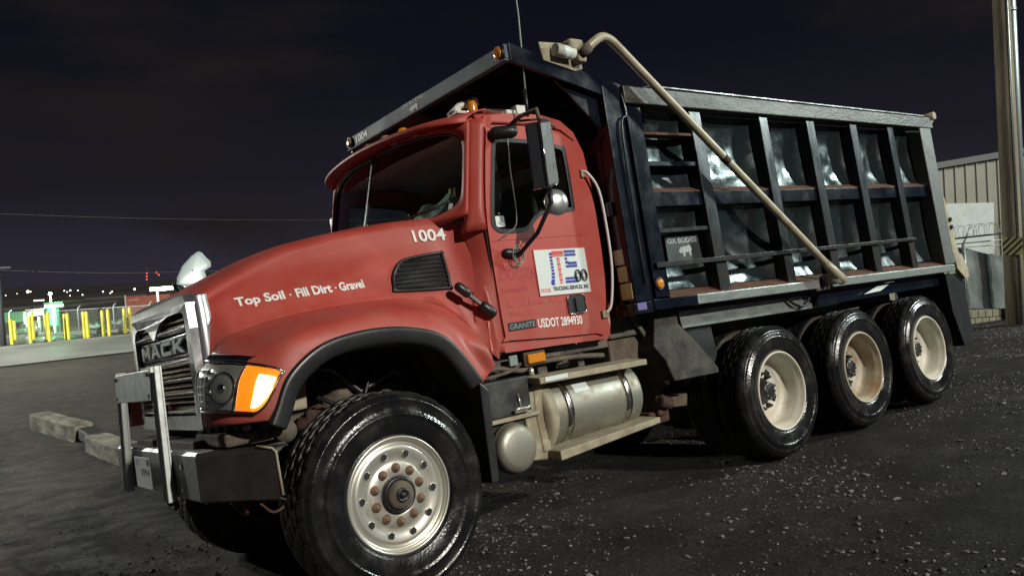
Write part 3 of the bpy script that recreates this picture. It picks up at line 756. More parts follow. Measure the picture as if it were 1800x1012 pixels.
for s in (-1, 1):
    v, f = fill2d([side, offset_poly(WINs, .008)], .03)
    cs = part('cab_side', MB().add([(a, s*(YS-.022+.015-.0)+c*1.0, b) for a, b, c in v], f), m_red, bevel=.008)
    v, f = fill2d([offset_poly(doors, .009), offset_poly(WINs, .0)], .004)
    part('door_seal', MB().add([(a, s*(YS+.006)+c, b) for a, b, c in v], f), m_dark)
    v, f = fill2d([doors, WINs], .022)
    D = part('door', MB().add([(a, s*(YS+.016)+c, b) for a, b, c in v], f), m_red, bevel=.006)
    v, f = fill2d([offset_poly(WINs, .014), offset_poly(WINs, -.014)], .012)
    obj('window_seal', MB().add([(a, s*(YS+.026)+c, b) for a, b, c in v], f), m_black, D, bevel=.003)
    v, f = fill2d([WINs], .004)
    obj('door_glass', MB().add([(a, s*(YS+.006)+c, b) for a, b, c in v], f), m_side, D)
    if s < 0:
        obj('window_sticker', MB().box((1.035,-YS-.012,1.985),(1.105,-YS-.009,2.055)), m_decal, D)
        # recessed handle
        v, f = fill2d([rrect(.145,.115,.02,4,1.592,1.43)], .01)
        Hn = obj('door_handle', MB().add([(a, -(YS+.030)+c, b) for a, b, c in v], f), m_ink, D, bevel=.004)
        part('handle_rim', MB().tube([(a,-(YS+.034),b) for a,b in rrect(.155,.125,.022,4,1.592,1.43)]+[(1.5915+.0775-.022,-(YS+.034),1.43-.0625)], .005, 6), m_chrome2)
        part('handle_grip', MB().box((1.575,-(YS+.048),1.385),(1.60,-(YS+.034),1.475)), m_flare, bevel=.004)
        # hinge covers on the A-pillar and door crease
        part('door_crease', MB().box((1.0,-YS-.0305,1.895),(1.77,-YS-.027,1.90)), m_red, bevel=.001)
# step reflector triangle, marker plates under the door
part('white_triangle', MB().prism([(1.52,-YS-.004,1.235),(1.62,-YS-.004,1.232),(1.555,-YS-.004,1.165)][::-1], (0,-.003,0)), m_redl)
part('tape_strip', MB().box((.855,-YS-.004,1.215),(.905,-YS-.001,1.295)), m_redl)
part('tape_strip', MB().box((.860,-YS-.004,1.305),(.905,-YS-.001,1.40)), m_redl)
# cowl side between hood and door
mb = MB().grid(smooth_rows([[(.77,-.975,1.19),(.81,-.965,1.5),(.875,-.91,1.8),(.875,-.86,1.98),(.875,-.79,2.07),(.875,-.6,2.08)],[(.87,-1.015,1.19),(.88,-1.01,1.5),(.915,-.985,1.8),(.915,-.955,1.98),(.915,-.90,2.06),(.92,-.7,2.08)],[(.955,-1.032,1.2),(.955,-1.032,1.5),(.955,-1.030,1.8),(.955,-1.015,1.98),(.955,-.98,2.07),(.96,-.8,2.09)]], 4, 4))
part('cowl_side', mb, m_red, solid=.008); part('cowl_side', mb.mirror(), m_red, solid=.008)
# hood latch (black rubber)
A_, B_ = Vector((.69,-.985,1.655)), Vector((.905,-1.055,1.43))
def capsule(a, b, r, flat=.5, n=10):
    pts = [a.lerp(b, t) for t in (0,.06,.2,.5,.8,.94,1)]; return MB().tube(pts, [r*.35,r*.75,r,r,r,r*.75,r*.35], n)
latch = part('hood_latch', capsule(A_, A_.lerp(B_,.36), .030), m_flare)
obj('latch_strap', MB().beam(A_.lerp(B_,.3), A_.lerp(B_,.68), .028, .02, (0,-1,0)), m_flare, latch, bevel=.005)
obj('latch_cup', capsule(A_.lerp(B_,.62), B_, .034), m_flare, latch)

# windshield
def ws(s_, t_, lift=0):
    xb = .63 + .24*s_*s_; xt = .825 + .165*s_*s_
    x = lerp(xb, xt, t_); y = s_*.985; z = lerp(2.07, 2.735 - .065*s_*s_, t_)
    return Vector((x - lift, y, z))
def sup(a, w_, h_, p=6):
    ca, sa = cos(a), sin(a); return (math.copysign(abs(ca)**(2/p), ca)*w_, math.copysign(abs(sa)**(2/p), sa)*h_)
N_ = 96; angs = [2*pi*(i+.5)/N_ for i in range(N_)]
gin = [(a, .50+b) for a, b in [sup(t, .965, .462, 6) for t in angs]]
gout = [(a, .52+b) for a, b in [sup(t, 1.0, .52, 40) for t in angs]]
rows = [[ws(lerp(p[0],q[0],k), lerp(p[1],q[1],k)) for p, q in zip(gin, gout)] for k in (0,.5,1)]
part('windshield_frame', MB().grid(rows, True, True), m_red, solid=.03)
part('windshield_gasket', MB().tube([ws(a, b, .006) for a, b in gin] + [ws(*gin[0], .006)], .014, 8, False), m_black)
rows = [[ws(a*k, .50+(b-.50)*k, -.004) for a, b in gin] for k in (1,.8,.6,.4,.2,.02)]
part('windshield_glass', MB().grid(rows, True, True), m_wind)
part('windshield_divider', MB().beam(ws(0,.05,.004), ws(0,.97,.004), .018, .01, (1,0,0)), m_black)
for y0, y1 in ((-.25,-.75),(.55,.05)):
    p0, p1 = ws(y0/.985, .06, .03), ws((y1-.05)/.985, .16, .02)
    part('wiper', MB().tube([p0, p0.lerp(p1,.5)+Vector((-.02,0,.01)), p1], .006, 6).tube([ws((y0-.3)/.985,.10,.012), ws((y0+.1)/.985,.10,.012), ws((y1-.1)/.985,.2,.012)], .005, 6), m_black)
for s in (-1, 1):
    rows = []
    for k in range(15):
        t = -.16 + 1.20*k/14; z = ws(-1, t).z; ty = .22*max(0, -t); xd = lerp(.950, 1.050, max(0,(z-2.05)/.58)**1.3 if z > 2.05 else 0)
        a_, b_ = ws(-.962, t), ws(-1.0, t); a_.y *= -s*1; b_.y *= -s*1
        if s > 0: pass
        P3 = [Vector((a_.x+.01, s*(abs(a_.y)-ty*1.3), z)), Vector((b_.x-.008, s*(abs(b_.y)+.004-ty), z)), Vector((lerp(b_.x, xd, .35), s*(1.018-ty*.8), z)), Vector((lerp(b_.x, xd, .72), s*(1.032-ty*.35), z)), Vector((xd+.004, s*1.033, z)), Vector((xd+.012, s*1.015, z))]
        rows.append(P3)
    part('a_pillar', MB().grid(smooth_rows(rows, 4, 1)), m_red, solid=.008)
# roof: loft across y
rows = []
for x, zs, zt_, hw in ((.86,2.715,2.77,.99),(.94,2.72,2.79,1.0),(1.05,2.72,2.805,1.015),(1.25,2.715,2.81,1.025),(1.5,2.695,2.80,1.025),(1.68,2.67,2.775,1.02),(1.80,2.61,2.71,1.015),(1.87,2.52,2.60,1.0),(1.915,2.36,2.42,.985)):
    r = []
    for i in range(33):
        u = -1 + 2*i/32; a_ = abs(u)
        z = zs - .06 + (zt_ - zs + .06)*(1-a_**5)**(.45)
        xx = x + (.12*u*u if x < 1.0 else 0)
        r.append((xx, u*hw, z))
    rows.append(r)
part('cab_roof', MB().grid([smooth_line([rr[i] for rr in rows], 3) for i in range(33)]), m_red, solid=.015)
part('roof_gutter', MB().tube([(1.12,-1.044,2.664),(1.25,-1.045,2.668),(1.5,-1.045,2.665),(1.70,-1.04,2.635),(1.82,-1.03,2.56)], .006, 6), m_red)
# visor
LAMPY = (.02, -.22, -.43, .80)
rows = []
for i in range(29):
    y = -.985 + 1.97*i/28; q = (y/.985)**2; e_ = 1 - .55*abs(y/.985)**8
    xr = .93 + .14*q; xf = xr - .245*e_ - .0
    zr = 2.808 - .045*q
    rows.append([(xr+.06,y,zr+.012),(xr,y,zr),(lerp(xr,xf,.5),y,zr-.022),(lerp(xr,xf,.9),y,zr-.05),(xf,y,zr-.066),(xf+.004,y,zr-.088),(lerp(xr,xf,.8),y,zr-.078),(lerp(xr,xf,.3),y,zr-.072)])
part('sun_visor', MB().grid(smooth_rows(rows, 3, 1)), m_red, solid=.01)
for y in (LAMPY):
    q = (y/.985)**2; c = Vector((.80+.13*q, y, 2.778-.04*q))
    part('roof_marker_light', MB().lathe([(.038,-.012),(.036,.008),(.024,.022),(0,.027)], 16, 'z', c), m_amber if y in (-.43,.80) else m_reflens)
for y in (-.30,-.52):
    q = (y/.985)**2; part('visor_bracket', MB().box((.80+.14*q,y-.05,2.715-.04*q),(.815+.14*q,y+.03,2.725-.04*q)), m_alu)
# cab rear wall, floor, firewall
part('cab_rear_wall', MB().box((1.895,-.99,1.18),(1.925,.99,2.50)), m_red, bevel=.01)
part('cab_floor', MB().box((.84,-.99,1.18),(1.89,.99,1.24)), m_frame)
part('firewall', MB().box((.84,-.76,1.2),(.87,.76,2.0)), m_red)
part('cowl_panel', MB().prism([(.62,-.55,2.05),(.84,-.78,2.05),(.84,.78,2.05),(.62,.55,2.05)][::-1], (0,0,.012)), m_black)
part('headliner', MB().grid([[(x,y,2.68-.03*abs(y)-(.0 if x<1.6 else .09)) for y in (-.85,-.5,0,.5,.85)] for x in (1.02,1.2,1.5,1.85)]), m_head, solid=.01)
part('rear_trim', MB().box((1.84,-.96,1.3),(1.88,.96,2.5)), m_head)
# dashboard, wheel, seats
mb = MB().grid(smooth_rows([[(.70+.23*y*y,y,2.06),(.82+.12*y*y,y,2.09),(.98,y,2.10 if y < -.1 else 2.07),(1.03,y,2.04),(1.0,y,1.8)] for y in (-.90,-.6,-.2,.2,.6,.90)], 4, 2)); part('dashboard', mb, m_inter, solid=.02)
SC = Vector((1.14,-.52,2.12)); ax = Vector((-.55,0,.83)).normalized(); a1 = Vector((0,1,0)); a2 = ax.cross(a1)
sw = part('steering_wheel', MB().tube([SC+(a1*cos(t)+a2*sin(t))*.235 for t in [2*pi*i/36 for i in range(37)]], .016, 8, False), m_ink)
obj('wheel_spoke', MB().beam(SC-a1*.23, SC+a1*.23, .04, .015, ax).beam(SC, SC-a2*.23, .04, .015, ax), m_ink, sw)
obj('steering_column', MB().tube([SC, SC-ax*.35], .035, 10), m_ink, sw)
for y in (-.52,.52):
    st = part('seat_back', MB().hexa([(1.55,y-.24,1.62),(1.66,y-.24,1.62),(1.66,y+.24,1.62),(1.55,y+.24,1.62),(1.66,y-.22,2.36),(1.76,y-.22,2.36),(1.76,y+.22,2.36),(1.66,y+.22,2.36)]), m_seat, bevel=.04, seg=3)
    part('seat_cushion', MB().box((1.18,y-.25,1.55),(1.66,y+.25,1.70)), m_seat, bevel=.04, seg=3)
part('grab_bar_inside', MB().tube([(1.0,-.88,2.15),(.99,-.90,2.35),(1.03,-.91,2.52)], .014, 8), m_inter)
part('inspection_sticker', MB().grid([[ws(-.885+.03*i,.07+.11*j,.003) for j in (0,1)] for i in (0,1)], False), m_decal)

# ---- lettering on hood and cab
part('number_lettering', text_mb('1004', [(.580,-.8,1.960),(.785,-.8,1.955),(.790,-.8,2.035),(.577,-.8,2.040)], bold=.022, bvh=bvh_h, lift=.009), m_white)
def hl(x): return 1.680 + (x+.555)*.0356
for t_, xa, xb_, za, zc_ in (('Top Soil',-.555,-.300,-.012,.056),('\u00b7',-.274,-.264,.018,.028),('Fill Dirt',-.238,-.035,0,.054),('\u00b7',-.016,-.006,.018,.028),('Gravel',.010,.160,-.002,.052)):
    part('hood_lettering', text_mb(t_, [(xa,-.8,hl(xa)+za),(xb_,-.8,hl(xb_)+za),(xb_,-.8,hl(xb_)+zc_),(xa,-.8,hl(xa)+zc_)], bold=.035, bvh=bvh_h, lift=.0035), m_white)
# hood side vent with louvres
def hs(x, z, l=0.0):
    h = bvh_h.ray_cast(Vector((x, -3, z)), Vector((0,1,0))); return Vector((x, (h[0].y if h[0] else -.87) - l, z))
vo = [(.335,1.675),(.355,1.75),(.405,1.815),(.47,1.85),(.60,1.868),(.722,1.875),(.732,1.86),(.712,1.655),(.695,1.645),(.35,1.66)]
vq = [Vector((a,b,0)) for a,b in vo]; vs_ = smooth_line(vq + [vq[0]], 3)
vent = part('hood_vent', MB().add([hs(p.x, p.y, .004) for p in vs_[:-1]], [tuple(range(len(vs_)-1))]), m_dark)
obj('vent_frame', MB().tube([hs(p.x, p.y, .010) for p in vs_], .011, 8, False), m_flare, vent)
for k in range(7):
    z = 1.672 + k*.0275; xl = .355 if z < 1.74 else .355 + (z-1.74)*1.15
    obj('louvre', MB().grid([[hs(x, z-.010, .003), hs(x, z-.004, .016), hs(x, z+.004, .014), hs(x, z+.012, .004)] for x in [lerp(xl, .705+(z-1.66)*.08, q/8) for q in range(9)]], False), m_flare, vent)
yd = -(YS+.0275)
def dq(x0, z0, x1, z1, y=yd, drop=0): return [(x0,y,z0),(x1,y,z0-drop),(x1,y,z1-drop),(x0,y,z1)]
mb = MB().box((.995,yd-.003,1.318),(1.222,yd-.0002,1.372)); gr = part('model_badge', mb, m_ink, bevel=.004)
obj('badge_lettering', text_mb('GRANITE', dq(1.005,1.328,1.212,1.362,yd-.003), bold=.012, lift=.001), m_galv, gr)
part('dot_lettering', text_mb('USDOT 2894930', dq(1.238,1.312,1.622,1.372,yd,.02), bold=.02, lift=.0015), m_white)
for t_, q_ in (('Boozer', dq(.985,1.63,1.32,1.74)),('Lumber & Co', dq(1.0,1.545,1.26,1.575)),('(850) 372-94', dq(1.0,1.46,1.50,1.53)),('Hauling', dq(1.02,1.40,1.42,1.45))):
    v, f = fill2d([[(0,0),(1,0),(1,1),(0,1)]]) if False else (None, None)
# ghost of removed lettering: illegible solid patches where old vinyl kept the paint fresh
for t_, q_ in (('Booze', dq(.985,1.635,1.30,1.745,yd)), ('Lumber &', dq(.99,1.560,1.20,1.595,yd))):
    part('old_vinyl_ghost', text_mb(t_, q_, bold=.03, lift=.0004), m_redghost)
random.seed(21)
for x0, z0, x1, z1 in ((1.02,1.462,1.16,1.525),(1.19,1.465,1.33,1.520),(1.36,1.462,1.47,1.505),(1.02,1.405,1.22,1.440),(1.05,1.755,1.20,1.790)):
    n_ = 14; pts = []
    for i in range(n_): pts.append((lerp(x0,x1,i/(n_-1)), yd-.0004, z0+random.uniform(-.004,.006)))
    for i in range(n_): pts.append((lerp(x1,x0,i/(n_-1)), yd-.0004, z1+random.uniform(-.008,.004)))
    part('old_vinyl_ghost', MB().prism(pts, (0,-.0006,0)), m_redghost2)
# white sign with JTS
DX0, DX1, DZ0, DZ1 = 1.288, 1.742, 1.508, 1.815
yb = yd - .003
def DP(u, v_, l=0): # decal coordinates; slightly skewed as mounted
    x = lerp(DX0, DX1, u); z = lerp(DZ0, DZ1, v_) - .012*u + .004
    return (x, yb - l, z)
dec = part('company_sign', MB().prism([DP(0,0),DP(1,0),DP(1,1),DP(0,1)], (0,.0028,0)), m_decal)
part('sign_edge', MB().tube([DP(0,0,.001),DP(1,0,.001),DP(1,1,.001),DP(0,1,.001),DP(0,0,.001)], .003, 4), m_redl)
def drect(u0, v0, u1, v1, l, mt, nm='sign_mark'):
    obj(nm, MB().prism([DP(u0,v0,l),DP(u1,v0,l),DP(u1,v1,l),DP(u0,v1,l)], (0,.0006,0)), mt, dec)
# J: column of segments
for k in range(10):
    v0 = .92 - k*.072; du = 0 if k < 6 else -.008*(k-5)
    drect(.285+du-.0*k, v0-.056, .335+du+(.0 if k<6 else .012), v0, .0014, m_blue)
drect(.245,.245,.300,.305,.0016,m_blue)
# T
drect(.335,.86,.56,.955,.0014,m_redd); drect(.335,.825,.56,.85,.0014,m_redd)
for k in range(10):
    v0 = .80 - k*.058; drect(.415,v0-.046,.475,v0,.0014,m_redl if k % 2 else m_redd)
# S
for (u0,v0,u1,v1) in ((.575,.90,.80,.96),(.575,.825,.80,.885),(.575,.74,.62,.80),(.575,.66,.64,.72),(.62,.64,.80,.70),(.575,.575,.80,.63),(.53,.31,.78,.365),(.525,.235,.78,.295)):
    drect(u0,v0,u1,v1,.0014,m_blue)
for cu_ in (.785,.905):
    def ringp(r): return [DP(cu_ + r*cos(t)*.72, .385 + r*sin(t)*1.55, .003) for t in [2*pi*i/20 for i in range(21)]]
    obj('sign_wheel', MB().tube(ringp(.078), .0055, 6), m_ink, dec); obj('sign_wheel', MB().tube(ringp(.045), .0025, 5), m_ink, dec)
obj('sign_wheel', MB().tube([DP(.82,.34,.003),DP(.87,.42,.003)], .004, 5), m_ink, dec)
def dtxt(t_, u0, v0, u1, v1, mt, bold=.02):
    obj('sign_lettering', text_mb(t_, [DP(u0,v0,.0015),DP(u1,v0,.0015),DP(u1,v1,.0015),DP(u0,v1,.0015)], bold=bold, lift=0), mt, dec)
dtxt('DICKIE', .03,.07,.22,.16, m_redl); dtxt('TRUCKING SERVICES, INC', .26,.075,.97,.18, m_ink, .03)

# ---- door mirror assembly
ME = empty('door_mirror'); ME.parent = T
m_mirback = mat('mirror_back', (.26,.28,.31), .22, .9)
# tall case: dark glass-like back facing forward-left, bright chrome side
B0 = [Vector(p) for p in ((1.105,-1.36,2.150),(1.165,-1.435,2.150),(1.345,-1.33,2.195),(1.27,-1.24,2.20))]
T0 = [p + Vector((.008,0,.405)) for p in B0]
obj('mirror_case', MB().hexa(B0+T0), m_mirback, ME, bevel=.012)
obj('mirror_side_trim', MB().hexa([B0[1]+Vector((0,-.004,.01)),B0[2]+Vector((.004,-.003,.01)),B0[2]+Vector((0,.01,.01)),B0[1]+Vector((-.006,.008,.01)),T0[1]+Vector((0,-.004,-.01)),T0[2]+Vector((.004,-.003,-.01)),T0[2]+Vector((0,.01,-.01)),T0[1]+Vector((-.006,.008,-.01))]), m_satin, ME, bevel=.003)
obj('mirror_trim', MB().tube([B0[0]+Vector((-.004,-.004,0)),B0[1]+Vector((-.004,-.006,0)),T0[1]+Vector((-.004,-.006,0)),T0[0]+Vector((-.004,-.004,0))], .006, 6).tube([B0[1],B0[2],T0[2],T0[1]], .006, 6), m_chrome, ME)
obj('mirror_mount', capsule(Vector((1.07,-1.06,2.585)), Vector((1.22,-1.16,2.575)), .042), m_flare, ME)
obj('mirror_arm', MB().tube([(1.17,-1.10,2.60),(1.21,-1.22,2.655),(1.25,-1.34,2.665),(1.24,-1.36,2.59)], .015, 8).tube([(1.21,-1.2,2.63),(1.32,-1.33,2.61),(1.42,-1.30,2.56)], .008, 6), m_mudmetal, ME)
obj('lower_arm', MB().tube([(1.245,-1.36,2.16),(1.235,-1.36,2.07),(1.18,-1.25,1.90),(1.13,-1.12,1.80),(1.10,-1.05,1.79)], .014, 8), m_ink, ME)
obj('lower_mount', capsule(Vector((1.03,-1.06,1.815)), Vector((1.17,-1.075,1.80)), .030), m_flare, ME)
cvx = obj('round_mirror', MB().lathe([(.0,-.030),(.03,-.028),(.055,-.020),(.072,-.006),(.077,.004),(.072,.012),(0,.014)], 32, 'y'), m_satin, ME)
cvx.scale = (1.1,1,1.1); cvx.location = (1.287,-1.35,2.070); cvx.rotation_euler = (0,0,-.25)
obj('round_mirror_stem', MB().tube([(1.235,-1.355,2.07),(1.27,-1.37,2.055)], .006, 6), m_chrome, ME)
wpts = [(1.17,-1.12,2.60),(1.13,-1.14,2.35),(1.12,-1.15,2.15),(1.11,-1.14,1.98),(1.05,-1.10,1.93),(1.02,-1.06,1.90)]
obj('mirror_cable', MB().tube(smooth_line(wpts, 5), .0035, 5), m_wire, ME)
random.seed(3)
for k in range(4):
    cx, cz, r = 1.135+random.uniform(-.015,.015), 1.775+random.uniform(-.02,.02), .045+random.uniform(-.012,.012)
    obj('wire_loop', MB().tube([(cx+r*cos(t), -1.085-.004*k, cz+r*sin(t)*1.3) for t in [2*pi*i/22 for i in range(23)]], .0028, 5), m_wire, ME)
obj('wire_loop', MB().tube(smooth_line([(1.15,-1.1,1.84),(1.19,-1.2,1.97),(1.22,-1.28,2.05)],5), .003, 5), m_wire, ME)
# antenna
an = part('antenna', MB().tube([(1.335,-1.15,2.70),(1.38,-1.16,3.35),(1.40,-1.16,4.1)], [.007,.005,.004], 6), m_wire)
obj('antenna_spring', MB().tube([(1.333,-1.15,2.68),(1.345,-1.15,2.86)], .011, 8), m_ink, an)
part('antenna_block', MB().box((1.36,-1.02,2.735),(1.45,-.96,2.80)).box((1.27,-1.02,2.735),(1.35,-.97,2.765)), m_whiteplas, bevel=.008)
# roof beacon and horn
hb = part('air_horn', MB().tube([(1.02,-.72,2.80),(1.10,-.73,2.865),(1.22,-.75,2.895),(1.24,-.76,2.90)], [.020,.022,.030,.034], 12), m_whiteplas)
part('cab_beacon', MB().lathe([(.036,-.03),(.036,.02),(.028,.045),(.01,.055),(0,.056)], 18, 'z', (1.16,-.80,2.835)), m_amber)
part('beacon_bracket', MB().box((1.02,-.82,2.79),(1.10,-.70,2.81)).prism([(1.02,-.80,2.80),(1.07,-.80,2.80),(1.07,-.80,2.86),(1.02,-.80,2.84)], (0,.02,0)), m_whiteplas, bevel=.006)
part('chrome_horn', MB().lathe([(.045,.0),(.040,-.04),(.026,-.12),(.022,-.17)], 16, 'x', (1.42,-.78,2.835)), m_chrome)
# rear grab handle (white tube)
part('grab_handle', MB().tube(smooth_line([(1.845,-1.035,2.335),(1.87,-1.06,2.325),(1.93,-1.085,2.20),(1.945,-1.09,1.95),(1.935,-1.09,1.65),(1.895,-1.07,1.40),(1.86,-1.045,1.345)], 4), .0105, 8), mat('white_handle_paint', (.70,.70,.68), .3))
part('handle_bracket', MB().box((1.83,-1.045,2.30),(1.86,-1.03,2.35)), m_tan); part('handle_bracket', MB().box((1.82,-1.05,1.31),(1.875,-1.03,1.36)), m_tan)
part('corner_reflector', MB().box((1.885,-1.03,1.27),(1.89,-1.0,1.32)), m_decal)
# hood-top mirror on the far side
HM = empty('fender_mirror'); HM.parent = T
cn = Vector((-.27,.93,2.095)); ex = Vector((.80,.0,.36)).normalized(); nrm_ = Vector((-.35,-.90,.12)).normalized(); ey = nrm_.cross(ex).normalized()
if ey.z < 0: ey = -ey
pl = [(-.165,-.045),(-.12,.015),(-.04,.072),(.06,.105),(.12,.112),(.138,.09),(.142,.04),(.15,.0),(.13,-.035),(.07,-.04),(.05,-.10),(.02,-.13),(-.05,-.115)]
mb = MB(); n_ = len(pl)
rows = []
for k in (1,.98,.75,.45,.05):
    rows.append([cn + ex*(a*k) + ey*(b*k) + nrm_*(.014*(1-k*k) + (.008 if k < 1 else 0)) for a, b in pl])
mb.grid(rows, True, True); mb.add(rows[0], [tuple(range(n_))])
obj('mirror_head', mb, mat('sky_reflection_shell', (.62,.76,.76), .35, .15, (.50,.64,.64), 6, .4, .7), HM)  # bluish-white sky reflection in the mirror is painted as shell colour
obj('mirror_stem', MB().tube([(-.43,.86,1.99),(-.38,.84,1.90),(-.40,.78,1.72)], .014, 8).tube([(-.30,.88,1.99),(-.27,.84,1.93),(-.30,.76,1.74)], .012, 8).tube([(-.44,.88,2.0),(-.32,.88,1.97),(-.27,.9,1.93)], .010, 8), m_chrome, HM)
# far door mirror edge seen behind the windshield
part('far_door_mirror', MB().box((1.06,1.16,2.12),(1.16,1.36,2.52)), m_chrome2, bevel=.02)

# ---- tanks and steps under the cab
tank = part('fuel_tank', MB().lathe([(0,-.45),(.17,-.445),(.215,-.435),(.232,-.415),(.236,-.39),(.236,.39),(.232,.415),(.215,.435),(.17,.445),(0,.45)], 48, 'x', (1.62,-.86,.755)), m_tank)
for x in (1.36, 1.90):
    obj('tank_strap', MB().lathe([(.237,-.027),(.243,-.025),(.243,.025),(.237,.027)], 48, 'x', (x,-.86,.755)), m_chrome2, tank)
obj('tank_label', MB().grid([[(1.44+.13*i, -.86-.2375*cos(a), .755+.2375*sin(a)) for a in (.72,.58,.44)] for i in (0,1)], False), m_decal, tank)
obj('filler_cap', MB().lathe([(.05,0),(.05,.03),(.03,.035),(0,.035)], 18, 'z', (1.62,-.78,1.015)).tube([(1.60,-.78,1.055),(1.68,-.80,1.062),(1.74,-.80,1.055)], .008, 6), m_alu, tank)
part('upper_step', MB().hexa([(1.09,-1.16,.965),(2.06,-1.16,.945),(2.06,-.98,.965),(1.09,-.98,.985),(1.09,-1.16,1.005),(2.06,-1.16,.985),(2.06,-.98,1.0),(1.09,-.98,1.02)]), m_tan, bevel=.006)
part('step_label', MB().box((1.13,-1.165,.975),(1.32,-1.162,1.003)), m_decal)
part('lower_step', MB().hexa([(1.16,-1.17,.475),(2.09,-1.17,.535),(2.09,-.90,.545),(1.16,-.90,.485),(1.16,-1.17,.535),(2.09,-1.17,.575),(2.09,-.90,.585),(1.16,-.90,.545)]), m_tan, bevel=.006)
part('tank_end_shroud', MB().lathe([(.10,-.035),(.20,-.035),(.252,-.02),(.256,.0),(.256,.05),(.245,.055)], 40, 'x', (1.19,-.86,.755)), m_tan)
part('step_hanger', MB().prism([(1.12,-1.06,.53),(1.18,-1.06,.53),(1.19,-1.06,.62),(1.165,-1.06,.80),(1.19,-1.06,.97),(1.12,-1.06,.98),(1.10,-1.06,.80)], (0,.25,0)), m_tan, bevel=.01)
part('air_tank', MB().lathe([(0,-.012),(.10,-.008),(.135,.004),(.147,.02),(.150,.04),(.150,.55)], 40, 'y', (.885,-1.12,.61)), m_tank)
part('air_tank_ring', MB().lathe([(.151,.05),(.157,.055),(.157,.075),(.151,.08)], 40, 'y', (.885,-1.12,.61)), m_mudmetal)
part('tank_bracket', MB().prism([(1.02,-1.05,.50),(1.16,-1.05,.48),(1.16,-1.05,.98),(1.08,-1.05,.95),(1.02,-1.05,.76)], (0,.3,0)), m_tan, bevel=.01)
bb = part('battery_box', MB().box((.72,-1.05,.80),(1.09,-.55,1.03)), m_batt, bevel=.012)
obj('box_lid', MB().box((.70,-1.08,.775),(1.12,-.55,.80)), m_tan, bb, bevel=.005)
obj('box_latch', MB().box((.93,-1.075,.815),(1.03,-1.05,.83)).tube([(.92,-1.08,.83),(.95,-1.085,.84),(1.02,-1.085,.835),(1.05,-1.08,.845)], .011, 6).tube([(.985,-1.07,.83),(.98,-1.06,.93)], .005, 6), m_alu, bb)
part('box_lower', MB().box((.76,-1.03,.69),(1.06,-.6,.775)), m_batt, bevel=.01)
part('air_line', MB().tube(smooth_line([(.75,-1.0,1.08),(.9,-.98,1.10),(1.1,-.98,1.06),(1.25,-.95,1.09),(1.6,-.95,1.08),(1.9,-.9,1.05)],4), .018, 6).tube(smooth_line([(.8,-.98,1.05),(1.0,-1.0,1.07),(1.15,-.96,1.11),(1.45,-.96,1.12)],4), .012, 6), m_mudmetal)
part('side_marker', MB().box((1.13,-1.03,1.095),(1.275,-1.0,1.155)), m_amber, bevel=.008)
part('marker_base', MB().box((1.11,-1.01,1.08),(1.29,-.97,1.17)), m_rusty, bevel=.006)
part('grey_plate', MB().box((.995,-1.01,1.10),(1.06,-.99,1.165)), m_galv, bevel=.003)
part('small_valve', MB().lathe([(0,-.03),(.018,-.03),(.018,.0),(.01,.02),(0,.02)], 10, 'z', (1.16,-1.0,1.05)), m_alu)
mb = MB().box((.80,-.92,1.10),(1.95,-.46,1.17)); mb.box((.9,-.90,.98),(1.0,-.5,1.1)); mb.box((1.3,-.9,1.0),(1.38,-.5,1.1)); mb.box((1.66,-.9,1.0),(1.72,-.5,1.1)); part('cab_underframe', mb, m_frame, bevel=.008)
hy = part('hydraulic_tank', MB().box((1.97,-.93,1.15),(2.46,-.30,1.385)), m_frame, bevel=.012)
part('hydraulic_tank_lower', MB().box((1.97,-.90,.96),(2.34,-.30,1.142)), m_mudmetal, bevel=.012)
part('brace', MB().beam((2.16,-.96,1.33),(2.34,-.96,1.06), .02, .03), m_frame)
# pusher axle front fender, brackets and hangers
part('quarter_fender', MB().prism([(2.33,-1.06,1.32),(2.55,-1.06,1.32),(2.56,-1.06,1.18),(2.70,-1.06,1.05),(2.93,-1.06,.80),(2.93,-1.06,.76),(2.42,-1.06,.775),(2.36,-1.06,.93),(2.26,-1.06,1.05),(2.30,-1.06,1.2)], (0,.35,0)), m_qf, bevel=.008)
part('splash_panel', MB().prism([(2.58,-1.0,1.31),(2.97,-1.0,1.29),(3.02,-1.0,.90),(2.95,-1.0,.80),(2.60,-1.0,1.10)], (0,.03,0)), m_flare, bevel=.004)
mb = MB().box((2.50,-.78,.50),(2.60,-.60,.80)); mb.box((2.44,-.74,.44),(2.66,-.55,.54)); mb.tube([(2.5,-.8,.62),(2.62,-.8,.58)], .05, 12); part('pusher_hanger', mb, m_rusty, bevel=.02)
part('suspension_arm', MB().beam((2.55,-.62,.60),(3.45,-.58,.50), .12, .10).beam((4.1,-.6,.62),(5.9,-.6,.60), .12, .14), m_mudmetal, bevel=.01)

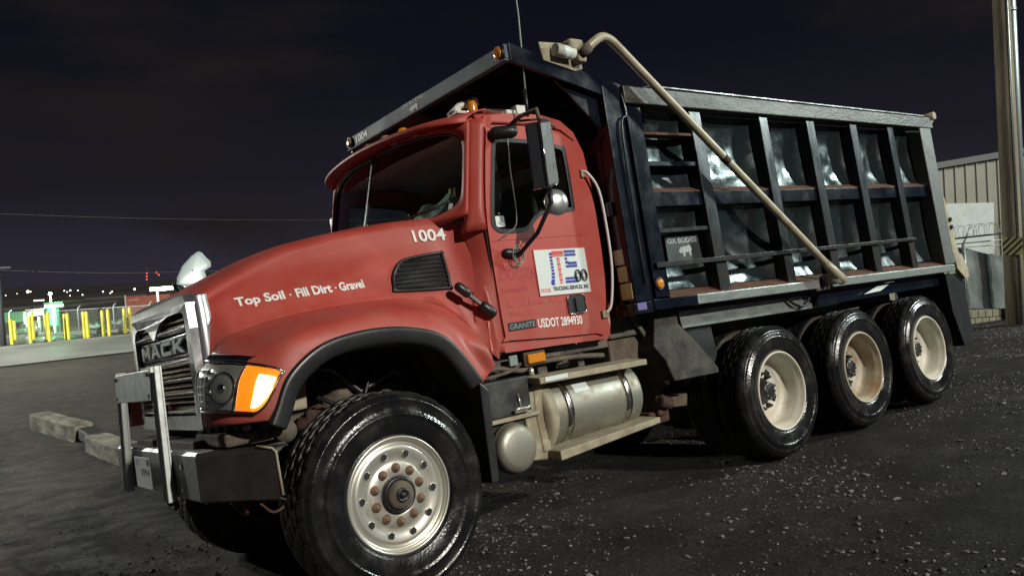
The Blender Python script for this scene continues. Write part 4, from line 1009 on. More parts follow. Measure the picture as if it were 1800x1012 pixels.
# ---- dump bed
def zb(x): return 1.385 - .020*(x-2.2)       # top of the bottom rail
def ztop(x): return 2.925 - .016*(x-2.2)
BEDX0, BEDX1 = 2.0, 6.72
bed = empty('dump_bed'); bed.parent = T
def bp_(name, mb_, mt, **k): return obj(name, mb_, mt, bed, **k)
for s in (-1, 1):
    # wall sheet, dented between posts: one sheet per bay
    posts = [(2.215,.17),(2.90,.15),(3.785,.135),(4.475,.14),(5.19,.14),(5.885,.13)]
    bays = [(2.38,2.92),(3.04,3.79),(3.91,4.48),(4.60,5.19),(5.32,5.89),(6.01,6.55)]
    for bi, (xa, xb_) in enumerate(bays):
        for lvl, (za, zc_) in enumerate(((None,2.045),(2.155,None))):
            rows = []; nu, nv = 20, 24
            for i in range(nu+1):
                x = lerp(xa-.01, xb_+.01, i/nu); z0 = zb(x)+.06 if za is None else za+.03; z1 = ztop(x)-.14 if zc_ is None else zc_; r = []
                for j in range(nv+1):
                    z = lerp(z0, z1, j/nv); u, v_ = i/nu*2-1, j/nv*2-1
                    bul = (1-u**4)*(1-abs(v_)**2.5)*(.085 if za is None else .066)
                    dn = (.012+.008*noise.noise(Vector((bi*1.7,lvl*2.3,.4))))*noise.noise(Vector((x*3.4, z*2.6, 4.1*s+bi))) + .009*noise.noise(Vector((x*7, z*6, 9.1+bi*2+lvl))) + .003*noise.noise(Vector((x*19, z*16, 3)))
                    fade_ = (1-u**6)*(1-v_**6)
                    r.append((x, s*(1.098 - bul*.6 + (dn if s < 0 or True else 0)*fade_), z))
                rows.append(r)
            bp_('side_panel', MB().grid(rows), m_panel, fixn=True)
    for k, (x, wd_) in enumerate(posts):
        x0, x1 = x, x+wd_-.02
        dx = .035 if k else .0
        mb = MB().hexa([(x0+dx,s*1.20,zb(x)+.01),(x1+dx,s*1.20,zb(x)+.01),(x1+dx,s*1.09,zb(x)+.01),(x0+dx,s*1.09,zb(x)+.01),(x0,s*1.20,ztop(x)-.13),(x1,s*1.20,ztop(x)-.13),(x1,s*1.09,ztop(x)-.13),(x0,s*1.09,ztop(x)-.13)])
        bp_('side_post', mb, m_post if k else m_navy, bevel=.006)
    # rear corner post
    bp_('corner_post', MB().hexa([(6.55,s*1.225,zb(6.6)),(6.76,s*1.225,zb(6.6)),(6.76,s*1.08,zb(6.6)),(6.55,s*1.08,zb(6.6)),(6.50,s*1.225,ztop(6.6)-.005),(6.74,s*1.225,ztop(6.6)-.005),(6.74,s*1.08,ztop(6.6)-.005),(6.50,s*1.08,ztop(6.6)-.005)]), m_toprail if s > 0 else mat('grey_corner_post', (.15,.16,.155), .45, .4, (.09,.09,.09), 8, .4, .7, rough2=.6), bevel=.01)
    # horizontal members
    bp_('top_rail', MB().hexa([(2.18,s*1.235,ztop(2.2)-.14),(6.78,s*1.235,ztop(6.7)-.125),(6.78,s*1.09,ztop(6.7)-.125),(2.18,s*1.09,ztop(2.2)-.14),(2.18,s*1.235,ztop(2.2)-.012),(6.78,s*1.235,ztop(6.7)-.012),(6.78,s*1.09,ztop(6.7)),(2.18,s*1.09,ztop(2.2))]), m_toprail, bevel=.008)
    bp_('top_rail_cap', MB().hexa([(2.45,s*1.245,ztop(2.45)-.008),(6.6,s*1.245,ztop(6.6)-.008),(6.6,s*1.12,ztop(6.6)+.006),(2.45,s*1.12,ztop(2.45)+.006),(2.45,s*1.245,ztop(2.45)+.006),(6.6,s*1.245,ztop(6.6)+.006),(6.6,s*1.12,ztop(6.6)+.018),(2.45,s*1.12,ztop(2.45)+.018)]), m_rail, bevel=.004)
    bp_('mid_beam', MB().hexa([(2.36,s*1.175,2.045),(6.56,s*1.175,2.025),(6.56,s*1.085,2.025),(2.36,s*1.085,2.045),(2.36,s*1.175,2.15),(6.56,s*1.175,2.13),(6.56,s*1.085,2.17),(2.36,s*1.085,2.19)]), m_navy, bevel=.004)
    bp_('mid_ledge', MB().hexa([(2.36,s*1.172,2.152),(6.55,s*1.172,2.134),(6.55,s*1.086,2.176),(2.36,s*1.086,2.196),(2.36,s*1.172,2.158),(6.55,s*1.172,2.140),(6.55,s*1.086,2.184),(2.36,s*1.086,2.204)]), m_ledge)
    for z, h_, mt in ((2.585,.02,m_ledge),(2.36,.035,m_navy),(1.865,.03,m_post),):
        bp_('ladder_rung', MB().box((2.36,s*1.185,z-h_/2),(2.93,s*1.09,z+h_/2)), mt, bevel=.003)
    bp_('side_rod', MB().hexa([(2.24,s*1.232,1.600),(6.02,s*1.232,1.585),(6.02,s*1.203,1.585),(2.24,s*1.203,1.600),(2.24,s*1.232,1.637),(6.02,s*1.232,1.613),(6.02,s*1.203,1.613),(2.24,s*1.203,1.637)]), m_post, bevel=.003)
    bp_('sill_ledge', MB().hexa([(2.36,s*1.20,zb(2.36)-.002),(6.56,s*1.20,zb(6.56)-.002),(6.56,s*1.09,zb(6.56)+.045),(2.36,s*1.09,zb(2.36)+.045),(2.36,s*1.20,zb(2.36)+.006),(6.56,s*1.20,zb(6.56)+.006),(6.56,s*1.09,zb(6.56)+.055),(2.36,s*1.09,zb(2.36)+.055)]), m_ledge)
    for xa, xb_, mt in ((2.16,2.62,m_navy),(2.624,4.22,m_rail),(4.42,6.74,m_rail)):
        bp_('bottom_rail', MB().hexa([(xa,s*1.225,zb(xa)-.075),(xb_,s*1.225,zb(xb_)-.072),(xb_,s*1.10,zb(xb_)-.072),(xa,s*1.10,zb(xa)-.075),(xa,s*1.225,zb(xa)-.002),(xb_,s*1.225,zb(xb_)-.002),(xb_,s*1.10,zb(xb_)-.002),(xa,s*1.10,zb(xa)-.002)]), mt, bevel=.006)
    bp_('rail_bracket', MB().box((4.22,s*1.19,1.25),(4.42,s*1.08,1.36)), m_frame, bevel=.006)
    # skirt plate beneath
    bp_('skirt_plate', MB().prism([(2.60,s*1.04,1.27),(4.50,s*1.04,1.225),(4.78,s*1.04,1.10),(2.62,s*1.04,1.14)], (0,s*-.02,0)), m_panel if False else m_rail, bevel=.003)
    bp_('under_rail', MB().hexa([(2.5,s*1.12,1.285),(6.7,s*1.12,1.20),(6.7,s*.95,1.20),(2.5,s*.95,1.285),(2.5,s*1.12,1.305),(6.7,s*1.12,1.225),(6.7,s*.95,1.225),(2.5,s*.95,1.305)]), m_navy)
    bp_('lower_skirt', MB().prism([(4.35,s*1.10,1.215),(6.72,s*1.10,1.215),(6.72,s*1.10,1.10),(4.35,s*1.10,1.12)], (0,s*-.03,0)), m_navy)
    # rear flap and brackets
    bp_('mud_flap', MB().prism([(6.60,s*1.18,1.21),(6.96,s*1.18,1.19),(7.0,s*1.18,.47),(6.75,s*1.18,.44),(6.62,s*1.18,.8)], (0,s*-.55,0)), m_black, bevel=.006)
    bp_('tailgate_bracket', MB().prism([(6.77,s*1.22,1.42),(6.84,s*1.22,1.43),(6.96,s*1.22,1.38),(7.05,s*1.22,1.22),(7.04,s*1.22,1.13),(6.94,s*1.22,1.13),(6.80,s*1.22,1.24)], (0,s*-.05,0)), m_tan, bevel=.006)
    bp_('tailgate_post', MB().hexa([(6.765,s*1.215,1.30),(6.90,s*1.215,1.40),(6.90,s*1.15,1.40),(6.765,s*1.15,1.30),(6.765,s*1.215,2.0),(6.80,s*1.215,2.0),(6.80,s*1.15,2.0),(6.765,s*1.15,2.0)]), m_tan, bevel=.006)
    bp_('tailgate_light', MB().box((6.80,s*1.235,1.66),(6.84,s*1.215,1.70)).box((6.80,s*1.235,1.74),(6.84,s*1.215,1.78)), m_ink)
    bp_('tailgate_hinge', MB().tube([(6.80,s*1.26,2.86),(6.80,s*1.10,2.86)], .04, 12).box((6.76,s*1.22,2.80),(6.84,s*1.14,2.88)), m_tan)
bp_('tailgate', MB().box((6.765,-1.13,1.32),(6.83,1.13,2.82)), m_navy, bevel=.01)
bp_('bed_floor', MB().box((2.05,-1.10,1.31),(6.74,1.10,1.37)), m_navy)
bp_('front_wall', MB().box((2.0,-1.16,1.36),(2.06,1.16,2.86)), m_navy, bevel=.006)
bp_('front_wall_brace', MB().box((1.96,-1.14,2.0),(1.998,1.14,2.10)).box((1.96,-1.14,2.70),(1.998,1.14,2.80)), m_navy, bevel=.006)
for s in (-1, 1):
    bp_('front_corner', MB().hexa([(1.99,s*1.215,1.38),(2.15,s*1.215,1.38),(2.15,s*1.10,1.38),(1.99,s*1.10,1.38),(1.99,s*1.215,2.91),(2.15,s*1.215,2.92),(2.15,s*1.10,2.92),(1.99,s*1.10,2.91)]), m_navy, bevel=.010)
    bp_('corner_conduit', MB().tube(smooth_line([(2.17,s*1.215,2.86),(2.175,s*1.225,2.70),(2.10,s*1.232,2.55),(2.10,s*1.225,1.5)],4), .008, 6), m_post)
    bp_('corner_web', MB().box((2.15,s*1.18,1.38),(2.20,s*1.10,2.9)), m_navy)
# stickers on the front face of the corner pillar
xs = 1.988
for y0, y1, z0, z1, mt in ((-1.075,-1.165,1.655,1.76,m_cremelab),(-1.085,-1.175,1.535,1.64,m_yellab),(-1.09,-1.195,1.41,1.52,m_yellab)):
    bp_('sticker', MB().box((xs-.002,y0,z0),(xs+.0005,y1,z1)), mt)
bp_('violet_sticker', MB().box((1.995,-1.218,1.325),(2.085,-1.2145,1.375)), m_purlab)
bp_('front_sill', MB().box((1.97,-1.215,1.30),(2.16,1.215,1.378)), m_navy, bevel=.006)
bp_('bed_subframe', MB().box((2.1,-.50,1.0),(6.7,-.36,1.30)).box((2.1,.36,1.0),(6.7,.50,1.30)), m_frame)
bp_('corner_marker', disc_mb((2.262,-1.203,1.488), .036, (0,-1,0), 20, .012, .012), m_amber)
bp_('marker_bezel', MB().tube([(2.262+.042*cos(t),-1.206,1.488+.042*sin(t)) for t in [2*pi*i/20 for i in range(21)]], .008, 6), m_ink)
for x, z in ((4.15,1.21),(5.4,1.2)):
    bp_('hose_loop', MB().tube(smooth_line([(x-.22,-1.07,z+.03),(x-.1,-1.08,z-.05),(x+.05,-1.08,z-.06),(x+.14,-1.07,z+.03)],4), .012, 6), m_ink)
bp_('white_label', MB().prism([(5.05,-1.135,1.15),(5.35,-1.135,1.155),(5.52,-1.135,1.20),(5.30,-1.135,1.20)], (0,.004,0)), m_decal)
# OX BODIES panel plate
plate = bp_('maker_plate', MB().box((2.50,-1.112,1.645),(2.87,-1.104,1.835)), mat('maker_plate_paint', (.045,.055,.055), .4, .2, (.03,.036,.036), 8, .4, .7))
obj('plate_lettering', text_mb('OX BODIES', [(2.52,-1.112,1.772),(2.85,-1.112,1.772),(2.85,-1.112,1.815),(2.52,-1.112,1.815)], bold=.03, lift=.001), m_fade, plate)
ox = [(.0,.45),(.1,.7),(.3,.85),(.6,.85),(.8,.95),(.95,.8),(1,.55),(.9,.4),(.92,.05),(.8,.05),(.75,.35),(.5,.35),(.42,.0),(.3,.0),(.28,.35),(.12,.3)]
obj('ox_emblem', MB().prism([(2.63+.15*a,-1.1125,1.668+.092*b) for a, b in ox], (0,-.001,0)), m_fade, plate)

# ---- canopy (cab shield)
CX = 1.19; CZ = 3.135
cz_ = lambda x: lerp(2.915, 3.135, (2.2-x)/1.01)
cano = empty('cab_shield'); cano.parent = bed
def kp(name, mb_, mt, **k): return obj(name, mb_, mt, cano, **k)
kp('shield_sheet', MB().hexa([(CX+.03,-1.17,cz_(CX)-.05),(2.15,-1.17,cz_(2.15)-.05),(2.15,1.08,cz_(2.15)-.05),(CX+.03,1.08,cz_(CX)-.05),(CX+.03,-1.17,cz_(CX)-.04),(2.15,-1.17,cz_(2.15)-.04),(2.15,1.08,cz_(2.15)-.04),(CX+.03,1.08,cz_(CX)-.04)]), m_navy)
fz0, fz1 = 3.040, 3.138
fas = kp('shield_fascia', MB().box((CX,-1.19,fz0),(CX+.03,1.06,fz1)), m_fascia, bevel=.006)
kp('fascia_lip', MB().box((CX-.012,-1.19,fz0-.012),(CX+.04,1.06,fz0-.0005)), m_fascia, bevel=.004)
for s, yy in ((-1,-1.19),(1,1.06)):
    kp('shield_side', MB().hexa([(CX+.03,yy-.015,cz_(CX)-.115),(2.19,yy-.015,cz_(2.19)-.125),(2.19,yy+.015,cz_(2.19)-.125),(CX+.03,yy+.015,cz_(CX)-.115),(CX+.03,yy-.015,cz_(CX)+.01),(2.19,yy-.015,cz_(2.19)+.01),(2.19,yy+.015,cz_(2.19)+.01),(CX+.03,yy+.015,cz_(CX)+.01)]), m_navy, bevel=.005)
    kp('shield_gusset', MB().prism([(2.0,yy*.97,2.86),(2.0,yy*.97,2.60),(1.62,yy*.97,2.94)], (0,.02,0)), m_navy)
for y in (-.6,0,.55): kp('shield_rib', MB().beam((CX+.04,y,cz_(CX)-.075),(2.12,y,cz_(2.12)-.075), .05, .045), m_navy)
for y, mt in ((-1.13,m_amber),(1.01,m_reflens)):
    kp('fascia_light', disc_mb((CX-.002,y,3.09), .040, (-1,0,0), 20, .012, .012), mt)
    kp('fascia_light_ring', MB().tube([(CX-.004,y+.046*cos(t),3.09+.046*sin(t)) for t in [2*pi*i/20 for i in range(21)]], .009, 6), m_ink)
def fq(y0, z0, y1, z1): return [(CX-.001,y0,z0),(CX-.001,y1,z0),(CX-.001,y1,z1),(CX-.001,y0,z1)]
obj('fascia_lettering', text_mb('1004', fq(.90,3.062,.68,3.122), (-1,0,0), .001, bold=.02), m_white, fas) if False else kp('fascia_lettering', text_mb('1004', fq(.90,3.062,.70,3.122), (-1,0,0), .001, bold=.02), m_white)
kp('fascia_lettering', text_mb('OX BODIES', fq(.12,3.108,-.20,3.136), (-1,0,0), .001, bold=.02), m_fade)
kp('fascia_emblem', MB().prism([(CX-.002,.02-.13*a,3.045+.055*b) for a, b in ox], (-.001,0,0)), m_fade)
# tarp motor
kp('motor_plate', MB().prism([(1.47,-1.206,3.168),(1.82,-1.206,3.185),(1.835,-1.206,3.01),(1.76,-1.206,2.99),(1.49,-1.206,3.045)], (0,-.008,0)), m_tan, bevel=.004)
mo = kp('tarp_motor', MB().tube([(1.56,-1.26,3.105),(1.72,-1.26,3.09)], .042, 16), m_whiteplas)
kp('motor_gearbox', MB().box((1.67,-1.30,3.10),(1.80,-1.21,3.185)).box((1.74,-1.29,3.03),(1.82,-1.21,3.11)), m_tan, bevel=.02)
kp('motor_band', MB().tube([(1.60,-1.26,3.101),(1.66,-1.26,3.096)], .0435, 16), m_decal)
kp('tarp_roller', MB().tube([(1.83,-1.15,3.10),(1.83,.9,3.10)], .05, 12), m_navy)
# ---- tarp arm
arm = part('tarp_arm', MB().tube(smooth_line([(1.80,-1.30,3.105),(1.86,-1.32,3.155),(1.94,-1.33,3.20),(2.02,-1.33,3.19),(2.10,-1.33,3.135),(2.30,-1.33,2.975),(3.2,-1.33,2.26),(4.27,-1.33,1.41)], 4), .031, 16), m_arm)
part('arm_knuckle', MB().tube([(1.77,-1.28,3.085),(1.83,-1.31,3.13)], .037, 12), m_mudmetal)
part('arm_sleeve', MB().tube([(3.05,-1.33,2.379),(3.10,-1.33,2.339)], .0325, 16), m_rusty)
part('arm_pivot', MB().tube([(4.18,-1.33,1.48),(4.40,-1.33,1.31)], [.036,.046], 14).lathe([(0,-.05),(.05,-.05),(.05,.12),(0,.12)], 18, 'y', (4.36,-1.30,1.335)), m_arm)

# paper on the dashboard lies there loose
p0, p1, p2, p3 = Vector((.78,-.36,2.13)), Vector((.84,-.76,2.135)), Vector((.96,-.76,2.29)), Vector((.88,-.40,2.22))
rows = []
for i in range(9):
    r = []
    for j in range(7):
        u, v_ = i/8, j/6; p = quadmap((p0,p1,p2,p3), u, v_); p.z += .018*sin(u*9)*(.3+v_); p.x += .01*sin(u*14+v_*3); r.append(Q @ p)
    rows.append(r)
obj('dashboard_papers', MB().grid(rows), m_paper, None, label='crumpled pale green papers lying on the dashboard behind the windshield', cat='papers', solid=.002)
rows = [[Q @ Vector((.93+.012*i,-.715-.018*i,2.245+.030*j)) for j in range(3)] for i in range(3)]
obj('warning_tab', MB().grid(rows), m_hiviz, None, label='small bright yellow tab beside the papers on the dashboard', cat='tag', solid=.002)

# ================================================================== THE YARD
m_gravel = bpy.data.materials.new('wet_gravel'); m_gravel.use_nodes = True
def ground_mat(m):
    t = m.node_tree; N = t.nodes; L = t.links; P = N['Principled BSDF']
    co = N.new('ShaderNodeTexCoord').outputs['Object']
    def noise_(sc, det=6, ro=.6):
        n = N.new('ShaderNodeTexNoise'); n.inputs['Scale'].default_value = sc; n.inputs['Detail'].default_value = det; n.inputs['Roughness'].default_value = ro
        L.new(co, n.inputs['Vector']); return n.outputs['Fac']
    def ramp_(src, stops):
        r = N.new('ShaderNodeValToRGB'); e = r.color_ramp.elements
        e[0].position, e[0].color = stops[0][0], (*stops[0][1], 1); e[1].position, e[1].color = stops[-1][0], (*stops[-1][1], 1)
        for p, c in stops[1:-1]: q = e.new(p); q.color = (*c, 1)
        L.new(src, r.inputs[0]); return r.outputs[0]
    def mix_(f, a, b, mode='MIX'):
        x = N.new('ShaderNodeMixRGB'); x.blend_type = mode
        if isinstance(f, float): x.inputs[0].default_value = f
        else: L.new(f, x.inputs[0])
        L.new(a, x.inputs[1]); L.new(b, x.inputs[2]); return x.outputs[0]
    base = ramp_(noise_(1.3, 9, .7), [(.30, (.0125,.0105,.0095)), (.50, (.027,.023,.021)), (.72, (.066,.057,.051))])
    fine = ramp_(noise_(60, 4, .75), [(.40, (.45,.45,.45)), (.60, (1.3,1.27,1.25)), (.70, (4.2,4.1,4.0))])
    c = mix_(1.0, base, fine, 'MULTIPLY')
    # muddy smears, mostly towards the left foreground
    mpp = N.new('ShaderNodeMapping'); mpp.inputs['Scale'].default_value = (1.0, .28, 1); mpp.inputs['Rotation'].default_value = (0, 0, .5); L.new(co, mpp.inputs[0])
    nm_ = N.new('ShaderNodeTexNoise'); nm_.inputs['Scale'].default_value = 1.6; nm_.inputs['Detail'].default_value = 6; nm_.inputs['Roughness'].default_value = .58; L.new(mpp.outputs[0], nm_.inputs['Vector'])
    mud = ramp_(nm_.outputs['Fac'], [(.46, (0,0,0)), (.53, (1,1,1))])
    sp = N.new('ShaderNodeSeparateXYZ'); L.new(co, sp.inputs[0])
    mr = N.new('ShaderNodeMapRange'); mr.inputs['From Min'].default_value = 1.5; mr.inputs['From Max'].default_value = -.8; L.new(sp.outputs['X'], mr.inputs['Value'])
    mm = N.new('ShaderNodeMath'); mm.operation = 'MULTIPLY'; L.new(mud, mm.inputs[0]); L.new(mr.outputs[0], mm.inputs[1])
    rgb = N.new('ShaderNodeRGB'); rgb.outputs[0].default_value = (.068,.050,.043,1)
    c = mix_(mm.outputs[0], c, rgb.outputs[0])
    # packed dirt further out
    far = N.new('ShaderNodeMapRange'); far.inputs['From Min'].default_value = 8; far.inputs['From Max'].default_value = 26; L.new(sp.outputs['Y'], far.inputs['Value'])
    fc = ramp_(noise_(.35, 8, .65), [(.35, (.040,.034,.028)), (.65, (.090,.077,.064))])
    c = mix_(far.outputs[0], c, fc)
    L.new(c, P.inputs['Base Color'])
    rr = N.new('ShaderNodeMapRange'); rr.inputs['From Min'].default_value = .4; rr.inputs['From Max'].default_value = .62; rr.inputs['To Min'].default_value = .62; rr.inputs['To Max'].default_value = .95; P.inputs['Specular IOR Level'].default_value = .25
    L.new(noise_(2.4, 6), rr.inputs['Value']); L.new(rr.outputs[0], P.inputs['Roughness'])
    vo = N.new('ShaderNodeTexVoronoi'); vo.inputs['Scale'].default_value = 34; L.new(co, vo.inputs['Vector'])
    b1 = N.new('ShaderNodeBump'); b1.inputs['Strength'].default_value = .9; b1.inputs['Distance'].default_value = .06; L.new(noise_(30, 6, .75), b1.inputs['Height'])
    b2 = N.new('ShaderNodeBump'); b2.inputs['Strength'].default_value = .5; b2.inputs['Distance'].default_value = .01; L.new(vo.outputs['Distance'], b2.inputs['Height']); L.new(b1.outputs[0], b2.inputs['Normal'])
    L.new(b2.outputs[0], P.inputs['Normal'])
ground_mat(m_gravel)
def gz(x, y):
    z = gh(x, y)
    d = math.hypot(x-1, y-0)
    if d < 40:
        k = 1 if d < 12 else (40-d)/28
        v = Vector((x, y, 0))
        z += k*(.012*noise.noise(v*.5) + .006*noise.noise(v*2.2) + .009*noise.noise(v*6.3) + (.005*noise.noise(v*17) if d < 9 else 0) - .010)
        # wheel ruts left of the truck nose
        for cx_, ang in ():
            u = (x - cx_ - (y-2)*ang*1.0)
            if -4 < y < 22: z -= k*.03*math.exp(-(u/.22)**2) ; z += k*.015*math.exp(-((abs(u)-.42)/.14)**2)
    return z
N1 = 330; rows = []
def sh(t, c, a=.55, kk=7.75): return c + a*math.sinh(kk*t)
for i in range(N1):
    y = sh(-1 + 2*i/(N1-1), -.6)
    rows.append([(sh(-1+2*j/(N1-1), .6), y) for j in range(N1)])
rows = [[(x, y, gz(x, y)) for x, y in r] for r in rows]
obj('ground', MB().grid(rows), m_gravel, kind='structure', fixn=False)
def gpt(px, py, dz=0):
    d = ray(px, py); t = .5
    while t < 600:
        p = CW + d*t
        if p.z < gh(p.x, p.y): return Vector((p.x, p.y, gh(p.x, p.y)+dz))
        t *= 1.003
# loose stones
m_stone = mat('pale_stone', (.22,.21,.195), .65, 0, (.055,.050,.046), 22.0, .42, .58)
random.seed(11)
mb = MB()
ico_v = [(0,0,1),(.89,0,.45),(.28,.85,.45),(-.72,.53,.45),(-.72,-.53,.45),(.28,-.85,.45),(.72,.53,-.45),(-.28,.85,-.45),(-.89,0,-.45),(-.28,-.85,-.45),(.72,-.53,-.45),(0,0,-1)]
ico_f = [(0,1,2),(0,2,3),(0,3,4),(0,4,5),(0,5,1),(1,6,2),(2,7,3),(3,8,4),(4,9,5),(5,10,1),(6,7,2),(7,8,3),(8,9,4),(9,10,5),(10,6,1),(11,7,6),(11,8,7),(11,9,8),(11,10,9),(11,6,10)]
cnt = 0
while cnt < 50000:
    x = random.uniform(-5, 15); y = random.uniform(-4.6, 2.0) if random.random() < .80 else random.uniform(2, 12)
    dn = noise.noise(Vector((x*.8, y*.8, 5))) + .5*noise.noise(Vector((x*2.5, y*2.5, 8)))
    if random.random() > .30 + dn*1.0: continue
    if y > 2 and x > 0 and random.random() < .6: continue
    r = .0028 + .0125*random.random()**5
    if random.random() < .010: r = random.uniform(.015,.026)
    z = gz(x, y); a = random.uniform(0, 6.28); ca, sa = cos(a), sin(a); sx, sy, sz = r*random.uniform(.7,1.5), r*random.uniform(.6,1.1), r*random.uniform(.35,.7)
    vs = []
    for q in ico_v:
        j = random.uniform(.72,1.25); u, v_, w_ = q[0]*sx*j, q[1]*sy*j, q[2]*sz*j
        vs.append((x+u*ca-v_*sa, y+u*sa+v_*ca, z+w_+sz*.35))
    mb.add(vs, ico_f); cnt += 1
obj('gravel_stones', mb, m_stone, kind='stuff', fixn=False, label='loose pale gravel stones scattered over the dark yard', cat='gravel')

# road beyond the yard
m_road = mat('pale_concrete_road', (.20,.20,.185), .7, 0, (.13,.128,.118), .35, .38, .65, bump=.1, bscale=6)
m_road2 = mat('dark_shoulder', (.05,.047,.042), .8, 0, (.085,.08,.07), .5, .4, .65)
RY0, RY1 = 36.6, 50.0
mb = MB().grid([[(-160+i*8, y, LOW+.05) for i in range(46)] for y in (RY0, 39, 42, 46, RY1)]); obj('road', mb, m_road, kind='structure')
mb = MB().box((-160,RY1+.02,LOW-.05),(200,RY1+.25,LOW+.16)); obj('kerb', mb, m_road, kind='structure')

# ---- timbers lying on the ground beyond the truck nose
m_timber = mat('weathered_timber', (.22,.225,.17), .85, 0, (.075,.055,.04), 5, .38, .62, bump=.8, bscale=14, stretch=(1,.25,1))
def timber(a, b, w_, h_, lab):
    a, b = Vector(a), Vector(b); d = (b-a).normalized(); sd_ = Vector((d.y,-d.x,0)).normalized()*w_/2
    mb = MB(); rows = []
    n = 14
    for i in range(n+1):
        p = a.lerp(b, i/n); j = lambda q: Vector((0,0,1))*.012*noise.noise(p*3+Vector((q,0,0))) + sd_*.10*noise.noise(p*2+Vector((0,q,0)))
        z = gh(p.x,p.y)
        c = [Vector((p.x,p.y,z-.02))-sd_+j(1), Vector((p.x,p.y,z-.02))+sd_+j(2), Vector((p.x,p.y,z+h_*.94))+sd_+j(3), Vector((p.x,p.y,z+h_))+sd_*.9+j(4), Vector((p.x,p.y,z+h_))-sd_*.9+j(5), Vector((p.x,p.y,z+h_*.94))-sd_+j(6)]
        rows.append(c)
    mb.grid(rows, False, True); mb.add(rows[0], [tuple(range(6))[::-1]]); mb.add(rows[-1], [tuple(range(6))])
    return obj('timber_beam', mb, m_timber, bevel=.008, label=lab, cat='timber beam', group='timber beams lying in line on the ground')
timber((.98,8.6,0), (1.00,12.1,0), .42, .29, 'weathered timber beam on the ground just behind the bumper guard, nearer of the two')
timber((1.06,13.8,0), (.72,16.9,0), .42, .34, 'weathered timber beam farther left, beyond the dark gap from the nearer beam')
mb = MB().box((.95,12.3,-1.16),(1.3,13.7,-.92)); obj('gap_shadow_block', mb, m_dark, bevel=.03, label='low black block standing in for the shadow in the gap between the two timber beams', cat='block')  # black box put in for the shadow between the beams

# ---- wooden utility pole with hazard board, right
m_wood = mat('pole_wood', (.185,.15,.095), .85, 0, (.075,.06,.04), 5, .35, .68, bump=.35, bscale=12, stretch=(1,1,.12))
PB = Vector((14.42, 1.30, 0)); PB.z = gh(PB.x, PB.y)
UP = empty('utility_pole', PB, 'tall wooden utility pole with striped hazard board beside the fence', 'utility pole')
mb = MB().tube([(0,0,-.2),(0,0,2),(-.01,0,6),(-.02,0,11)], [.165,.160,.145,.12], 20); obj('pole', mb, m_wood, UP)
dv = (Vector((CW.x,CW.y,0))-Vector((PB.x,PB.y,0))).normalized(); sv = Vector((dv.y,-dv.x,0)) * -1
bc = dv*.175 + Vector((0,0,1.44))
def BPt(u, v_, l=0): return bc + sv*u + Vector((0,0,v_)) + dv*l
bo = obj('hazard_board', MB().prism([BPt(-.155,-.16),BPt(.155,-.16),BPt(.155,.16),BPt(-.155,.16)], -dv*.01), mat('hazard_yellow', (.40,.36,.16), .6, 0, (.28,.25,.12), 14, .4, .7), UP)
m_hb = mat('hazard_black', (.02,.02,.02), .6)
for k in range(4):
    u0 = -.235 + k*.115
    # stripes rising to the right, clipped to the board
    def clip(P):
        for ax_, lim, sg in ((0,-.155,1),(0,.155,-1),(1,-.16,1),(1,.16,-1)):
            o_ = []
            for i in range(len(P)):
                a_, b_ = P[i], P[(i+1)%len(P)]; ia = (a_[ax_]-lim)*sg >= 0; ib = (b_[ax_]-lim)*sg >= 0
                if ia: o_.append(a_)
                if ia != ib:
                    t_ = (lim-a_[ax_])/(b_[ax_]-a_[ax_]); o_.append((a_[0]+(b_[0]-a_[0])*t_, a_[1]+(b_[1]-a_[1])*t_))
            P = o_
            if not P: break
        return P
    P = clip([(u0-.16+.02,-.16),(u0-.16+.075,-.16),(u0+.20+.075,.20),(u0+.20+.02,.20)])
    if len(P) > 2: obj('hazard_stripe', MB().prism([BPt(a_,b_,.001) for a_,b_ in P], dv*.002), m_hb, bo)
obj('conduit', MB().tube([sv*.10+dv*.14+Vector((0,0,0)), sv*.08+dv*.13+Vector((0,0,9))], .018, 8), m_galv, UP)
pb2 = at(1803, 560, 16.5); pb2.z = gh(pb2.x, pb2.y)
sp2 = empty('steel_pipe_post', pb2, 'slim grey steel post at the right edge beside the wooden pole', 'post')
obj('pipe', MB().tube([(0,0,-.2),(0,0,5),(-.03,0,11)], .085, 14), m_galv, sp2)
obj('pipe_band', MB().tube([(-.01,0,6.05),(-.01,0,6.12)], .095, 14).beam((-.01,0,6.08), tuple((PB-pb2)*.75+Vector((0,0,6.05)))[:3], .04, .03), m_galv, sp2)

# ---- metal building on the right
m_wall = mat('beige_metal_siding', (.27,.26,.205), .5, .1, (.22,.21,.165), 1.2, .35, .7, bump=.03)
m_trim = mat('dark_eave_trim', (.10,.10,.09), .5)
fw = Vector((CR[2][0], CR[2][1], 0)).normalized(); rt = Vector((CR[0][0], CR[0][1], 0)).normalized()
WO = at(1640, 400, 22.0); WO.z = gh(WO.x, WO.y)-.2
BLD = empty('metal_building', WO, 'beige corrugated metal building with sloping roof behind the fence', 'building')
H0, SL = 4.02, .105
def wp(u, z, d=0): return rt*u + Vector((0,0,z)) - fw*d
n_p = 26; pw = .285
for k in range(n_p):
    u0 = -2.0 + k*pw; u1 = u0 + pw
    prof = [(u0,0),(u0+.06,.0),(u0+.075,.035),(u0+.115,.035),(u0+.13,0),(u1,0)]
    rows = [[wp(u, 0, d) for u, d in prof], [wp(u, H0+SL*u, d) for u, d in prof]]
    obj('siding_panel', MB().grid(rows, False), m_wall, BLD, fixn=False)
ue = -2.0 + n_p*pw
